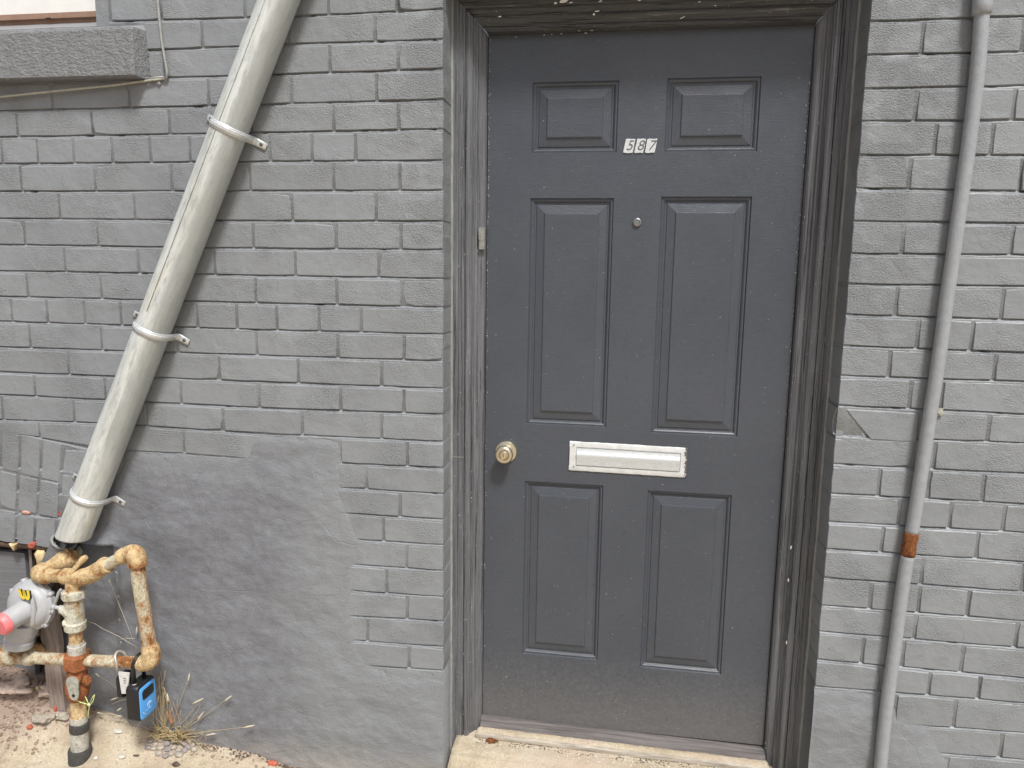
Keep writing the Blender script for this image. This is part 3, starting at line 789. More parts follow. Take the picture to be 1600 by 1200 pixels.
# chips of bare white paint along the door edges and on the head
def flecks(name, spots, parent, mat=m_white):
    b = MB()
    for (x, y, z, rx, rz, a) in spots:
        n = 7; ph = random.random()*6; vs = []
        for j in range(n):
            t = 2*math.pi*j/n+ph; r = random.uniform(.6, 1.15); dx, dz_ = rx*r*math.cos(t), rz*r*math.sin(t)
            vs.append((x+dx*math.cos(a)-dz_*math.sin(a), y, z+dx*math.sin(a)+dz_*math.cos(a)))
        vs2 = [(p[0], p[1]+.0008, p[2]) for p in vs]
        b.add(vs+vs2, [tuple(range(n))]+[(j, n+j, n+(j+1) % n, (j+1) % n) for j in range(n)])
    o = b.build(name, mat, parent); o['kind'] = 'stuff'; return o
sp_ = []
for i in range(150):
    z = 2.1-abs(random.gauss(0, .75)); z = max(.2, z)
    sp_.append((DX0+.001+abs(random.gauss(0, .0022)), YD-.0006, z, random.uniform(.0003, .0009), random.uniform(.0004, .0016), 0))
for i in range(60):
    z = random.choice([random.uniform(1.35, 1.95), random.uniform(1.0, 2.1)])
    sp_.append((DX1-.0015-abs(random.gauss(0, .0015)), YD-.0006, z, random.uniform(.0003, .0009), random.uniform(.0005, .0022), 0))
for i in range(150):
    sp_.append((random.uniform(DX0, DX1), YD-.0006, DZ0+abs(random.gauss(0, .16)), random.uniform(.0002, .0006), random.uniform(.0002, .0007), random.random()*3))
for (px, py, w_, h_) in ((850,54,.004,.0014),(862,53,.003,.001),(877,52,.006,.0012),(905,50,.008,.0009),(915,51,.01,.0009),(925,49.5,.007,.0008),(766,62,.002,.0015),(778,52,.0015,.001),(806,57,.005,.0008),(947,48.5,.0015,.001),(989,46,.002,.0012),(1259,204,.001,.003),(1258,222,.001,.002)):
    q = P(px, py, YD-.004); sp_.append((q.x, YD-.0008 if q.z < DZ1 else YD-.0145, min(q.z, 2.136), w_*.6, h_, 0))
flecks('paint_flecks', sp_, door)
sp_ = []
for (px, py, w_, h_, a, Y) in ((880,2,.013,.006,.1,YF-.0008),(868,5,.006,.003,0,YF-.0008),(892,4,.006,.002,0,YF-.0008),(938,2,.005,.002,.4,YF-.0008),(999,0,.006,.003,.1,YF-.0008),(1093,3,.004,.001,.2,YF-.0008),
    (933,17.5,.008,.0016,.1,YF-.0025),(928,22,.003,.003,.2,YF-.0025),(781,26,.005,.0016,.1,YF-.0035),(1118,9,.0025,.0012,0,YF-.002),(922,44,.008,.002,.15,YF+.033),(1045,37.5,.014,.0028,.3,YF+.033),(1067,27,.009,.0012,.45,YF+.020)):
    q = P(px, py, Y); sp_.append((q.x, Y-.0004, q.z, w_, h_, a))
for i in range(110):
    side = random.random() < .5; z = random.uniform(.05, 2.15)
    s = random.choice([.0375, .040, .053, .057, .068, .085, .0865, .02]); x = s if side else W-s
    yy = np.interp(s, [p[0] for p in prof], [p[1] for p in prof])-.0022
    sp_.append((x+random.uniform(-.0006, .0006)*1, yy, z, random.uniform(.0003, .0009), random.uniform(.0006, .003), 0))
for (px, py) in ((1234, 852), (1230, 903), (1227, 1000)):
    q = P(px, py, YF+.02); sp_.append((q.x, YF+.004, q.z, .0018, .006, 0))
flecks('paint_flecks', sp_, frame)

# ------------------------------------------------------------------ downpipe (local z runs up the pipe)
pa, pb = P(115.5, 836, -.052), P(436, 0, -.052)
ax = (pb-pa).normalized(); LEN = (pb-pa).length + .35; RAD = .0475
down = empty('downpipe', pa, 'slanting pale galvanised downpipe strapped to the wall left of the door', 'downpipe')
yv = Vector((0, 1, 0)); xv = yv.cross(ax).normalized(); yv = ax.cross(xv)
Rm = Matrix((xv, yv, ax)).transposed()
down.rotation_euler = Rm.to_euler()
def local_obj(name, vs, fs, mat, parent, smooth=True, ang=None):
    me = D.meshes.new(name); me.from_pydata([Vector(v) for v in vs], [], fs)
    if smooth: me.polygons.foreach_set('use_smooth', [True]*len(me.polygons))
    me.materials.append(mat); o = D.objects.new(name, me); col.objects.link(o); o.parent = parent
    if ang: sharp(o, ang)
    return o
n = 48; vs = []; fs = []; zs = [0, .004] + list(np.arange(.03, LEN, .05)) + [LEN]
for i, z in enumerate(zs):
    for j in range(n):
        a = 2*math.pi*j/n; r = RAD*(1 + nz(math.cos(a)*.6, math.sin(a)*.6, z*1.2, 2.2)*.012)
        if abs(z-.30) < .12: r -= .0022*math.exp(-((z-.30)/.05)**2)*max(0, math.cos(a+1.35))**6
        if .6 < z and abs(((a+1.72+math.pi) % (2*math.pi))-math.pi) < .07: r -= .0008   # lock seam
        zc = z
        if i < 2: zc = z + .012*math.cos(a) - .004
        vs.append((r*math.cos(a), r*math.sin(a), zc))
for i in range(len(zs)-1):
    for j in range(n): fs.append((i*n+j, i*n+(j+1) % n, (i+1)*n+(j+1) % n, (i+1)*n+j))
k = len(vs)                                        # wall thickness at the open foot
for j in range(n):
    a = 2*math.pi*j/n; vs.append(((RAD-.002)*math.cos(a), (RAD-.002)*math.sin(a), .012*math.cos(a)-.004))
for j in range(n):
    a = 2*math.pi*j/n; vs.append(((RAD-.002)*math.cos(a), (RAD-.002)*math.sin(a), .12))
for j in range(n): q = (j+1) % n; fs.append((j, k+j, k+q, q)); fs.append((k+j, k+n+j, k+n+q, k+q))
fs.append(tuple(k+n+j for j in range(n)))
local_obj('pipe', vs, fs, m_galv, down, True)
sv = MB(); sv.sweep([((RAD+.0003)*math.cos(-1.72), (RAD+.0003)*math.sin(-1.72), .75), ((RAD+.0003)*math.cos(-1.72), (RAD+.0003)*math.sin(-1.72), LEN)], .0009, 6)
local_obj('pipe_seam', sv.v, sv.f, m_lever, down)
def clamp(px, py):
    q = P(px, py, -.052); zc = (q-pa).dot(ax); RS = RAD+.0016; wd = .0108
    vs = []; fs = []; path = []
    wl = .050   # local y of the wall face
    # flange, leg, half circle towards the viewer, leg, flange
    path += [(-RS-.050, wl-.002), (-RS-.004, wl-.002), (-RS-.0005, wl-.006)]
    for i in range(25):
        a = math.pi + math.pi*i/24; path.append((RS*math.cos(a), RS*math.sin(a)))
    path += [(RS+.0005, wl-.006), (RS+.004, wl-.002), (RS+.038, wl-.002)]
    prf = [(-wd, 0), (-wd*.45, .0002), (-wd*.3, .0024), (wd*.3, .0024), (wd*.45, .0002), (wd, 0)]
    m_ = len(prf); K = len(path)
    for i, (x, y) in enumerate(path):
        a = Vector(path[max(i-1, 0)]); b_ = Vector(path[min(i+1, K-1)]); t = (b_-a).normalized(); nn = Vector((t.y, -t.x))
        flat = i < 3 or i > K-4
        for (dz_, h) in prf:
            hh = 0 if flat else h
            kz = .82 if i in (0, K-1) else 1
            vs.append((x+nn.x*hh, y+nn.y*hh, zc+dz_*kz))
    for i in range(K-1):
        for j in range(m_-1): fs.append((i*m_+j, i*m_+j+1, (i+1)*m_+j+1, (i+1)*m_+j))
    o = local_obj('pipe_strap', vs, fs, m_strap, down, True, 40)
    sm = o.modifiers.new('thickness', 'SOLIDIFY'); sm.thickness = .0014; sm.offset = 0
    for sx in (-RS-.038, RS+.023):
        b = MB(); b.add(*lathe([(.0052, 0), (.0050, .0016), (.0026, .0028)], (sx, wl-.003, zc), (0, -1, 0), 12)); local_obj('screw', b.v, b.f, m_screw, o, False)
for q in ((371, 209), (244.5, 519), (143, 776)): clamp(*q)

# ------------------------------------------------------------------ drain the pipe empties into
dp0, dp1 = P(100, 846, -.022), P(70, 905, -.010)
dr = empty('drain_pipe', dp1, 'grey painted drain stub under the foot of the slanting downpipe', 'drain pipe')
b = MB(); b.sweep([dp1+(dp1-dp0)*.8, dp1, dp0], [.030, .030, .033], 24, False)
b.sweep([dp0, dp1], [.029, .027], 24, False); b.build('pipe', m_board, dr, True)
b = MB(); pp = []
dax = (dp0-dp1).normalized(); u = dax.cross(Vector((0, 1, 0))).normalized(); v = dax.cross(u)
for j in range(25):
    a = 2*math.pi*j/24; pp.append(dp0+(u*math.cos(a)+v*math.sin(a))*.034+dax*nz(j, 0, 0, .9)*.003)
b.sweep(pp, [.0042+nz(j, 3, 0, .7)*.0014 for j in range(25)], 8); b.build('sealant_rim', m_caulk, dr, True)
b = MB(); b.sweep([P(86, 848, -.035), P(76, 867, -.035), P(64, 888, -.03)], .0035, 8); b.build('earth_rod', m_board, dr, True)

# ------------------------------------------------------------------ conduit on the pier
cpts = [(1538,-60),(1534,20),(1529,100),(1509,262),(1502.5,300),(1489,400),(1474,500),(1468,560),(1460,600),(1445,700),(1436,760),(1425,830),(1412,900),(1399.5,1000),(1385,1100),(1375,1200),(1370,1270)]
con = empty('conduit', P(1370, 1270, -.02), 'pale grey slightly bowed conduit on the right pier with a rust ring', 'conduit')
W3 = [P(x, y, -.020) for x, y in cpts]
xs = [p.x for p in W3]; zs = [p.z for p in W3]
o_ = np.argsort(zs); Zs = np.array(zs)[o_]; Xs = np.array(xs)[o_]
zz = np.arange(Zs[0], Zs[-1], .02); xx = np.interp(zz, Zs, Xs); ker = np.ones(9)/9; xp = np.pad(xx, 4, 'edge'); xx = np.convolve(xp, ker, 'valid')
def cx(z): return float(np.interp(z, zz, xx))
zr0, zr1 = PZ(1424, 866, -.02), PZ(1427, 832, -.02); zc0 = PZ(1535, 24, -.02)
def crad(z): return .0160
b = MB(); q = [z for z in zz if z < zr0]+[zr0+.012]; b.sweep([(cx(z), -.021, z) for z in q], [crad(z) for z in q], 20); b.build('conduit_pipe', m_conduit, con, True)
b = MB(); q = [zr1-.004]+[z for z in zz if z > zr1]; b.sweep([(cx(z), -.021, z) for z in q], [crad(z) for z in q], 20); b.build('conduit_pipe', m_conduit, con, True)
b = MB(); q = np.linspace(zr0-.004, zr1, 12); b.sweep([(cx(z), -.021, z) for z in q], [.0164, .0172, .0174, .0170, .0172, .0158, .0160, .0170, .0174, .0172, .0170, .0164], 20); o = b.build('rusty_coupling', m_orange_rust, con, True); o['label'] = 'bare orange rust ring'
b = MB(); q = [zc0, zc0+.003, zc0+.02, zc0+.10]; b.sweep([(cx(z), -.021, z) for z in q], [.0165, .0205, .0205, .0205], 24); b.build('coupling', m_conduit, con, True)
q = P(1468, 644, -.006); b = MB(); b.box(q.x-.012, q.x+.008, -.006, -.001, q.z-.009, q.z+.010); b.sweep([(q.x, -.004, q.z), (q.x, -.010, q.z)], .005, 10)
b.build('saddle_clip', m_lever, con)

# ------------------------------------------------------------------ window and its sill, top left
win = empty('window', P(60, 100, 0), 'brown framed white window over a rough grey stone sill at the upper left', 'window')
zs0 = PZ(100, 119, -.05); Xe = PX(228, 80, -.01)
x0 = -2.2
prf = [(.10, PZ(100, 30, .08)), (.0, PZ(100, 43, -.02)+.004), (-.044, PZ(100, 44, -.048)), (-.048, PZ(100, 46, -.05)-.004), (-.048, zs0), (-.038, zs0-.004), (.02, zs0-.002)]
XS = PX(205, 80, -.045)
def sill_part():
    vs = []; fs = []; xs = list(np.arange(x0, XS, .02)) + [XS, XS+.006, Xe]
    n = len(prf)
    for i, X in enumerate(xs):
        for j, (y, z) in enumerate(prf):
            yy = y
            if j in (2, 3, 4, 5): yy += nz(X, j, 0, 30)*.003 + (.006 if i == len(xs)-2 else 0)
            if i == len(xs)-1: yy = max(y, .004)
            vs.append((X, yy, z+nz(X, j, 5, 25)*.001))
    for i in range(len(xs)-1):
        for j in range(n-1): fs.append((i*n+j, i*n+j+1, (i+1)*n+j+1, (i+1)*n+j))
    me = mesh_obj('window_sill', vs, fs, [m_sill, m_sillflat], win, False)
    for p in me.data.polygons:
        if (p.index % (n-1)) < 2: p.material_index = 1
    return me
sill = sill_part()
YW = .075
zb0 = PZ(80, 40, YW)
XR = PX(168, 20, YW)
b = MB(); b.box(x0, XR, YW-.012, YW+.03, PZ(80, 28.5, YW-.012), PZ(80, 20, YW-.012)); b.build('lower_rail', m_winbrown, win)
b = MB(); b.box(x0, XR, YW, YW+.03, zb0-.03, PZ(80, 28.5, YW)+.001); b.build('lower_rail', m_winbrown, win)
b = MB(); b.box(XR-.003, XR+.012, YW-.012, YW+.03, PZ(80, 28.5, YW-.012), 2.8); b.build('side_rail', m_winbrown, win)
b = MB(); b.box(x0, XR-.003, YW, YW+.02, PZ(80, 20.5, YW)-.002, 2.8); b.build('white_panel', m_winwhite, win)
b = MB(); b.box(XR+.012, XWIN+.012, .01, .12, zb0-.03, 2.8); b.build('reveal', m_mortar, win)
q = P(76, 28, YW-.013); b = MB(); b.box(q.x-.01, q.x+.006, YW-.014, YW-.011, q.z-.003, q.z+.0005); b.build('drain_slot', m_blackp, win)

# ------------------------------------------------------------------ cable
cab = empty('cable', P(257, 128, -.004), 'thin painted cable running down the wall and along below the window sill', 'cable')
b = MB(); b.sweep([P(x, y, Y) for x, y, Y in ((243,-60,-.004),(246,-5,-.005),(249,30,-.006),(252,60,-.007),(257,90,-.008),(261,112,-.010),(261,120,-.008),(257,125,-.006))], [.0034, .0036, .0040, .0034, .0034, .0040, .0038, .003], 10); b.build('wire', m_cable, cab, True)
b = MB(); b.sweep([P(x, y, Y) for x, y, Y in ((-90,157,-.012),(0,151.5,-.012),(60,145,-.014),(120,139,-.016),(180,133,-.016),(215,128,-.012),(240,125,-.008),(257,123,-.005))], [.0032]*8, 10); b.build('wire', m_cable2, cab, True)
b = MB(); b.sweep([P(230, 123.5, -.004), P(245, 121.5, -.006), P(256, 121, -.006)], [.003, .0045, .004], 8)
q = P(249.5, 130.5, 0); b.sweep([(q.x, .002, q.z), (q.x, -.006, q.z)], [.006, .0052], 12); b.build('cable_clip', m_cable, cab, True)

# ------------------------------------------------------------------ blocked opening at the lower left
brd = mesh_obj('timber_board', *(lambda b: (b.v, b.f))((lambda b: (b.box(-2.3, PX(44, 930, .03), .03, .05, -.1, PZ(20, 863, .03)), b)[1])(MB())), m_board)
tag(brd, 'grey painted board closing the low opening behind the gas regulator', 'board')
b = MB(); b.box(-2.3, XB+.03, .09, .12, -.1, ZB+.03); b.box(XB-.003, XB+.01, .004, .12, -.1, ZB+.02); b.build('opening_back', m_darkwood, wall)
b = MB()
vs = []; fs = []; xs = np.arange(-2.2, XB+.01, .02)
for X in xs:
    for j, (y, dz_) in enumerate([(.06, .012), (.010, .010), (.004, .002), (.008, -.014), (.05, -.018)]):
        vs.append((X, y+nz(X, j, 2, 30)*.006, ZB-.004+dz_+nz(X, j, 6, 22)*.006))
fs = [(r*5+i, r*5+i+1, (r+1)*5+i+1, (r+1)*5+i) for r in range(len(xs)-1) for i in range(4)]
lin = mesh_obj('lintel_board', vs, fs, m_darkwood, wall, True); lin['label'] = 'rotten brown timber lintel'
def lump(name, c, r, mat, parent=None, sx=1, sy=1, sz=1, seed=0, amp=.35, f=1.2, sub=1):
    import bmesh
    bm = bmesh.new(); bmesh.ops.create_icosphere(bm, subdivisions=sub+1, radius=1)
    vs = []
    for v in bm.verts:
        k = 1+amp*noise.noise(v.co*f+Vector((seed*3.7, seed*1.3, seed)))
        if sub >= 2: k += .16*noise.noise(v.co*3.4+Vector((seed, 2, 5)))+.07*noise.noise(v.co*8+Vector((seed, 7, 1)))
        vs.append(Vector((c[0]+v.co.x*r*sx*k, c[1]+v.co.y*r*sy*k, c[2]+v.co.z*r*sz*k)))
    fs = [tuple(x.index for x in p.verts) for p in bm.faces]; bm.free()
    if name is None: return vs, fs
    return mesh_obj(name, vs, fs, mat, parent, True)
q = P(20, 855, -.004)
mesh_obj('foam_lump', [(q.x-.013, -.005, q.z+.011), (q.x+.012, -.006, q.z+.010), (q.x+.001, -.004, q.z-.013), (q.x-.013, .012, q.z+.011), (q.x+.012, .012, q.z+.010), (q.x+.001, .012, q.z-.013), (q.x, -.012, q.z+.004)],
         [(0, 2, 6), (2, 1, 6), (1, 0, 6), (0, 3, 5, 2), (2, 5, 4, 1), (1, 4, 3, 0)], m_foam, wall)
lump('foam_lump', P(64, 872, .01), .022, m_foam, wall, 1, .6, 1.5, 3, .7)
lump('foam_lump', P(123, 861, .015), .012, simple('pale_mortar_lump', (.42, .41, .34), .8), wall, .9, .6, 1.3, 8, .5)
q = P(24, 800, -.002)
lump('spalled_patch', P(40, 801, 0), .010, m_pinkrock, wall, 1.7, .35, .6, 6, .5)
for i, (a, c_) in enumerate((((47, 858), (50, 905)), ((52, 862), (56, 912)), ((44, 858), (54, 900)))):
    b = MB(); b.sweep([P(*a, .03+.01*i), P(*c_, .035+.01*i)], [.005, .0035], 5); b.build('splinter', m_post if i == 0 else m_darkwood, wall)
# dark cavity under the render lip
b = MB(); a, c_ = P(107, 850, .001), P(118, 872, .001)
b.box(a.x, c_.x, -.0185+.018, .004, c_.z, a.z+.004)

# ------------------------------------------------------------------ ground
wz_x = [-3, -1.60, -1.478, -1.36, -1.255, -1.142, -1.031, -.93, -.747, -.598, -.493, -.3, 0, 3]
wz_z = [.19, .20, .195, .16, .100, .080, .062, .034, .020, .006, -.022, -.03, -.03, -.03]
def gz(x, y):
    wp = float(np.interp(x, wz_x, wz_z)); fall = max(0, min(1, 1+y/.14))**1.5
    base = -.014
    z = base + (wp-base)*fall
    mound = sstep(-1.05, -1.4, x)*sstep(-.30, -.02, y)
    z += nz(x, y, 0, 9)*.006 + nz(x, y, 3, 30)*.003 + mound*(nz(x, y, 7, 22)*.020+nz(x, y, 9, 55)*.008)
    if -.0 < x < W and y > -.06:     # fill in front of the sill
        z = z + (.072-(x-.5)*.012-z)*sstep(-.06, .035, y)
        if y > .0: z = max(z, .066-(x-.5)*.012+nz(x, y, 2, 40)*.003)
    return z
def axis(a, segs):
    out = [a]
    for (e, st) in segs:
        while out[-1] < e-1e-6: out.append(min(e, out[-1]+st))
    return out
gx = axis(-40, [(-4, 6), (-2, .25), (-1.75, .03), (-.2, .0085), (1.2, .02), (2, .1), (4, .5), (40, 6)])
gy = axis(-60, [(-4, 7), (-1, .3), (-.5, .04), (.10, .0085), (.16, .03)])
vs = []; n = len(gy)
for x in gx:
    for y in gy: vs.append((x, y, gz(x, y) if (-3 < x < 3 and y > -1.5) else -.008))
fs = [(i*n+j, (i+1)*n+j, (i+1)*n+j+1, i*n+j+1) for i in range(len(gx)-1) for j in range(n-1)]
grd = mesh_obj('ground', vs, fs, m_ground, None, True, Vector((0, 0, 0))); tag(grd, 'sandy beige concrete ground rising towards the wall', None, None, 'structure')
def scat(name, num, box_, rr, mats, label, kind='stuff', cond=None, flat=.7):
    b = MB(); i = 0
    while i < num:
        x = random.uniform(box_[0], box_[1]); y = random.uniform(box_[2], box_[3])
        if cond and not cond(x, y): continue
        i += 1; r = random.uniform(*rr)**1.0
        v_, f_ = lump(None, (x, y, gz(x, y)+r*.25), r, None, None, random.uniform(.8, 1.5), random.uniform(.7, 1.1), random.uniform(.45, flat), i, .5, 1.3, 0)
        b.add(v_, f_)
    o = b.build(name, mats, None, False); tag(o, label, None, None, kind); return o
scat('gravel', 900, (-1.75, -.2, -.42, 0), (.0009, .0028), m_peb, 'fine pale grit strewn over the sandy ground')
scat('gravel', 420, (-1.7, -.30, -.42, -.002), (.0010, .0030), m_peb2, 'darker grit strewn over the sandy ground')
scat('soil', 1300, (-1.75, -1.15, -.17, .02), (.0012, .0062), m_dirt, 'crumbly brown soil heaped against the board', flat=1.0, cond=lambda x, y: y > -.035-abs(random.gauss(0, .045))*(.4+sstep(-1.15, -1.45, x)*.8)-.06*nz(x, y, 0, 14))
scat('soil', 330, (-.95, -.05, -.030, -.003), (.0012, .0045), m_twig, 'dark litter along the foot of the wall', cond=lambda x, y: y > -.012-.02*(nz(x, 0, 0, 18)+.3))
scat('soil', 160, (-.90, -.35, -.045, -.004), (.0015, .005), m_dirt, 'brown crumbs along the foot of the wall')
scat('soil', 260, (.085, .945, .064, .090), (.0008, .0026), m_twig, 'dark crumbs in the shadow under the door sill', cond=lambda x, y: nz(x, 3, 0, 14) > -.15)
scat('gravel', 150, (.08, .94, .045, .090), (.0008, .0034), m_chipw, 'white chips below the door sill')
# lumps lying on it
def on_ground(px, py, z=.01):
    d = (RI*((px-800)/FPX) - UP*((py-600)/FPX) + FW).normalized(); t = 1.2
    while t < 4:
        q = CAM + d*t
        if q.y > -.004 or q.z < gz(q.x, q.y): break
        t += .002
    return Vector((q.x, q.y, gz(q.x, q.y)))
def chunk(name, px, py, r, mat, label, cat, sx=1, sy=1, sz=.6, seed=0, group=None, amp=.5, rise=.3, sub=1):
    q = on_ground(px, py); o = lump(name, (q.x, q.y, q.z+r*sz*rise), r, mat, None, sx, sy, sz, seed, amp, 1.2, sub); tag(o, label, cat, group); return o
chunk('mortar_slab', 30, 1080, .052, m_slab, 'flat broken slab of pinkish mortar lying in front of the board', 'rubble', 1.35, .7, .34, 2, None, .8, 1.0, 3)
chunk('mortar_slab', 78, 1088, .034, m_slab, 'smaller pinkish mortar piece leaning beside the wooden post', 'rubble', 1.2, .7, .5, 5, None, .8, 1.0, 3)
chunk('mortar_lump', 66, 1126, .026, m_peb, 'cream mortar lump left of the riser pipe', 'rubble', 1.5, .8, .45, 9, None, .6, .6, 2)
chunk('mortar_lump', 98, 1122, .020, m_peb, 'cream mortar lump touching the riser pipe', 'rubble', 1.3, .8, .5, 12, None, .6, .6, 2)
chunk('round_stone', 92, 1118, .0085, m_chipw, 'pale round stone on the rubble beside the riser pipe', 'stone', 1, 1, .8, 3)
chunk('red_chip', 47, 1137, .0085, m_chipr, 'orange red lump on the sand left of the riser pipe', 'rubble', 1, .9, .9, 4, 'red chips on the ground')
chunk('red_chip', 87, 1110, .0085, m_chipr, 'upright red sliver in the soil behind the riser pipe', 'rubble', .7, .6, 1.5, 6, 'red chips on the ground')
chunk('red_chip', 425, 1194, .013, m_chipr, 'red brick crumb at the foot of the render patch', 'rubble', 1.4, .8, .6, 8, 'red chips on the ground')
chunk('blue_chip', 40, 1076, .0065, m_chipb, 'small blue scrap on the soil heap', 'litter', 1.1, .8, .8, 4)
chunk('leaf_scrap', 57, 1064, .0065, m_foam, 'ochre scrap on the soil heap', 'litter', 1, .6, 1.1, 5)
chunk('white_chip', 184, 1143, .011, m_chipw, 'flat white chip between the lock box and the riser pipe', 'rubble', 1.7, .8, .4, 14, 'white chips on the ground')
chunk('white_chip', 190, 1184, .0095, m_chipw, 'squarish white chip on open sand right of the riser foot', 'rubble', 1.3, .9, .6, 15, 'white chips on the ground')
chunk('white_chip', 150, 1186, .007, m_chipw, 'small pale chip touching the riser foot', 'rubble', 1, 1, .8, 16, 'white chips on the ground')
chunk('litter', 212, 1181, .007, m_twig, 'dark brown scrap on the sand below the lock box', 'litter', 1.6, .6, .4, 17)
chunk('litter', 275, 1196, .011, m_twig, 'dark scrap at the bottom edge below the pebbles', 'litter', 1, .7, .8, 18)
pebs = [(234,1158),(243,1163),(252,1157),(261,1162),(240,1170),(251,1169),(262,1171),(272,1168),(279,1172),(289,1162),(296,1157),(283,1156),(295,1167),(302,1163),(268,1178),(259,1181),(249,1177),(280,1180),(232,1168),(303,1171),(272,1159),(288,1173)]
for i, (x, y) in enumerate(pebs):
    big = random.uniform(.0078, .0118)
    chunk('pebble', x, y+1, big, m_peb if i % 3 else m_peb2, 'rounded pebble in the cluster at the root of the dry weed', 'pebble', random.uniform(1, 1.35), .95, .75, i+30, 'pebbles clustered round the weed', .3)

# ------------------------------------------------------------------ wooden post
po = MB()
a0, a1 = P(97, 1128, .0), P(78, 955, -.028)
for (s0, s1) in ((0, 1),):
    vs = []; fs = []
    K = 14
    for i in range(K+1):
        t = i/K; c_ = a0.lerp(a1, t); hw = .028+nz(t, 0, 1, 6)*.003
        for (dx, dy) in ((-hw, -.014), (-hw*.2, -.0155), (hw, -.013), (hw, .008), (-hw, .008)):
            vs.append((c_.x+dx+nz(t, dx*50, 2, 5)*.002, c_.y+dy+nz(t, dx*50, 4, 9)*.002, c_.z))
    for i in range(K):
        for j in range(5): k = (j+1) % 5; fs.append((i*5+j, i*5+k, (i+1)*5+k, (i+1)*5+j))
    fs.append((0, 1, 2, 3, 4)); fs.append(tuple(K*5+j for j in (4, 3, 2, 1, 0)))
o = mesh_obj('wooden_post', vs, fs, m_post); tag(o, 'weathered wooden stake leaning behind the rusty gas pipes', 'post')

# ------------------------------------------------------------------ gas pipework
YG = -.102
gas = empty('gas_pipework', G(125, 1190, .02), 'rusty cream gas service pipes with a grey regulator by the wall foot', 'gas pipes')
def g(x, y, Y=YG): return P(x, y, Y)
MPP = abs(g(120, 1000).z-g(120, 970).z)/30*.87    # metres per photograph pixel there
def pipe(name, pts, rad, mat, parent=gas, n=18, ang=40):
    b = MB(); b.sweep(pts, rad, n); return b.build(name, mat, parent, True, None, ang)
def px(r): return r*MPP
def seg(a, b_, rads, name, mat, parent=gas, n=18):
    a, b_ = Vector(a), Vector(b_); k = len(rads)
    return pipe(name, [a.lerp(b_, q[0]) for q in rads], [px(q[1]) for q in rads], mat, parent, n, 32)
# riser from the ground up
seg(g(125.5, 1196), g(125, 1168), [(0, 18), (.9, 18.5), (1, 17)], 'ground_sleeve', m_rubber)
seg(g(125, 1172), g(123, 1118), [(0, 14.3), (1, 14.3)], 'white_sleeve', m_white_pl)
t0, t1 = g(124, 1141), g(124, 1127)
o = MB(); o.sweep([t0, t0.lerp(t1, .1), t0.lerp(t1, .9), t1], [px(14.8), px(15.4), px(15.4), px(14.8)], 20); tp = o.build('tape_band', m_rubber, gas, True)
seg(g(123, 1124), g(121.5, 1086), [(0, 13.6), (.25, 13.6), (.3, 12.4), (.5, 12.6), (.52, 12), (1, 12)], 'riser_pipe', m_rust)
# brown plug valve
vb = seg(g(121.5, 1092), g(120, 1021), [(0, 13), (.08, 17), (.25, 19.5), (.42, 18), (.55, 15.5), (.70, 16)], 'plug_valve', m_brown)
seg(g(121, 1043), g(120.5, 1019), [(0, 17), (.08, 21.5), (.85, 21.5), (1, 18)], 'hex_nut', m_brown, vb, 6)
seg(g(128, 1066, YG-.004), g(139, 1062, YG-.002), [(0, 9), (.8, 9), (1, 6)], 'valve_boss', m_brown, vb)
seg(g(137, 1036, YG), g(141, 1036, YG), [(0, 5), (1, 5)], 'valve_lug', m_brown, vb, 12)
# lever plate
la, lb = g(113, 1068, YG-.040), g(115, 1087, YG-.042)
vs = []; n = 22
uv = (lb-la).normalized(); un = Vector((1, 0, 0)); 
for side in (0, 1):
    for j in range(n):
        a = 2*math.pi*j/n; s_ = math.sin(a); base_, r_ = (la, px(11.5)) if s_ > 0 else (lb, px(8.5))
        p = base_ - uv*(s_*r_) + un*(math.cos(a)*r_) + Vector((0, .004*side, 0)); vs.append(p)
fs = [tuple(reversed(range(n))), tuple(range(n, 2*n))]+[(j, (j+1) % n, n+(j+1) % n, n+j) for j in range(n)]
lev = mesh_obj('valve_lever', vs, fs, m_lever, gas)
b = MB(); q = lb+Vector((0, -.0008, 0)); b.sweep([q, q+Vector((0, .001, 0))], px(3), 12); b.build('lever_hole', m_blackp, lev)
b = MB(); b.sweep([la+Vector((0, .003, 0)), la+Vector((.0, .028, 0))], px(8), 14); b.build('lever_stem', m_brown, lev, True)
# upward run
seg(g(120.5, 1022), g(119.5, 1003), [(0, 14), (.75, 14), (.8, 12), (1, 11.5)], 'white_coupling', m_white_pl)
seg(g(119.5, 1012), g(118, 980), [(0, 10.6), (1, 10.6)], 'nipple', m_rust)
ub = seg(g(118, 985), g(115, 926), [(0, 13), (.05, 16.5), (.22, 17.2), (.26, 15), (.85, 14.6), (.95, 15)], 'union_body', m_cream)
seg(g(115.6, 934), g(115, 921), [(0, 17), (.1, 18.8), (.85, 18.8), (1, 15)], 'union_nut', m_cream, ub, 10)
seg(g(112, 955, YG-.004), g(94, 952, YG-.014), [(0, 13), (.4, 11.5), (.75, 8), (1, 6.5)], 'side_boss', m_cream, ub)
seg(g(98, 951, YG-.013), g(83, 948, YG-.016), [(0, 5), (.35, 5), (.4, 3), (.7, 3), (.75, 5), (1, 5)], 'wing_nut', m_reg, ub, 12)
pipe('clamp_arm', [g(79, 952, YG-.01), g(87, 940, YG-.016), g(92, 926, YG-.02), g(95, 921, YG-.02)], [px(2.6), px(2.4), px(2.6), px(2.2)], m_reg, ub, 8)
seg(g(103, 975, YG-.018), g(103.5, 972, YG-.024), [(0, 6), (.8, 6), (1, 4)], 'cap_screw', m_cream, ub, 12)
seg(g(115, 924), g(114.5, 905), [(0, 12.5), (1, 12)], 'nipple', m_rust)
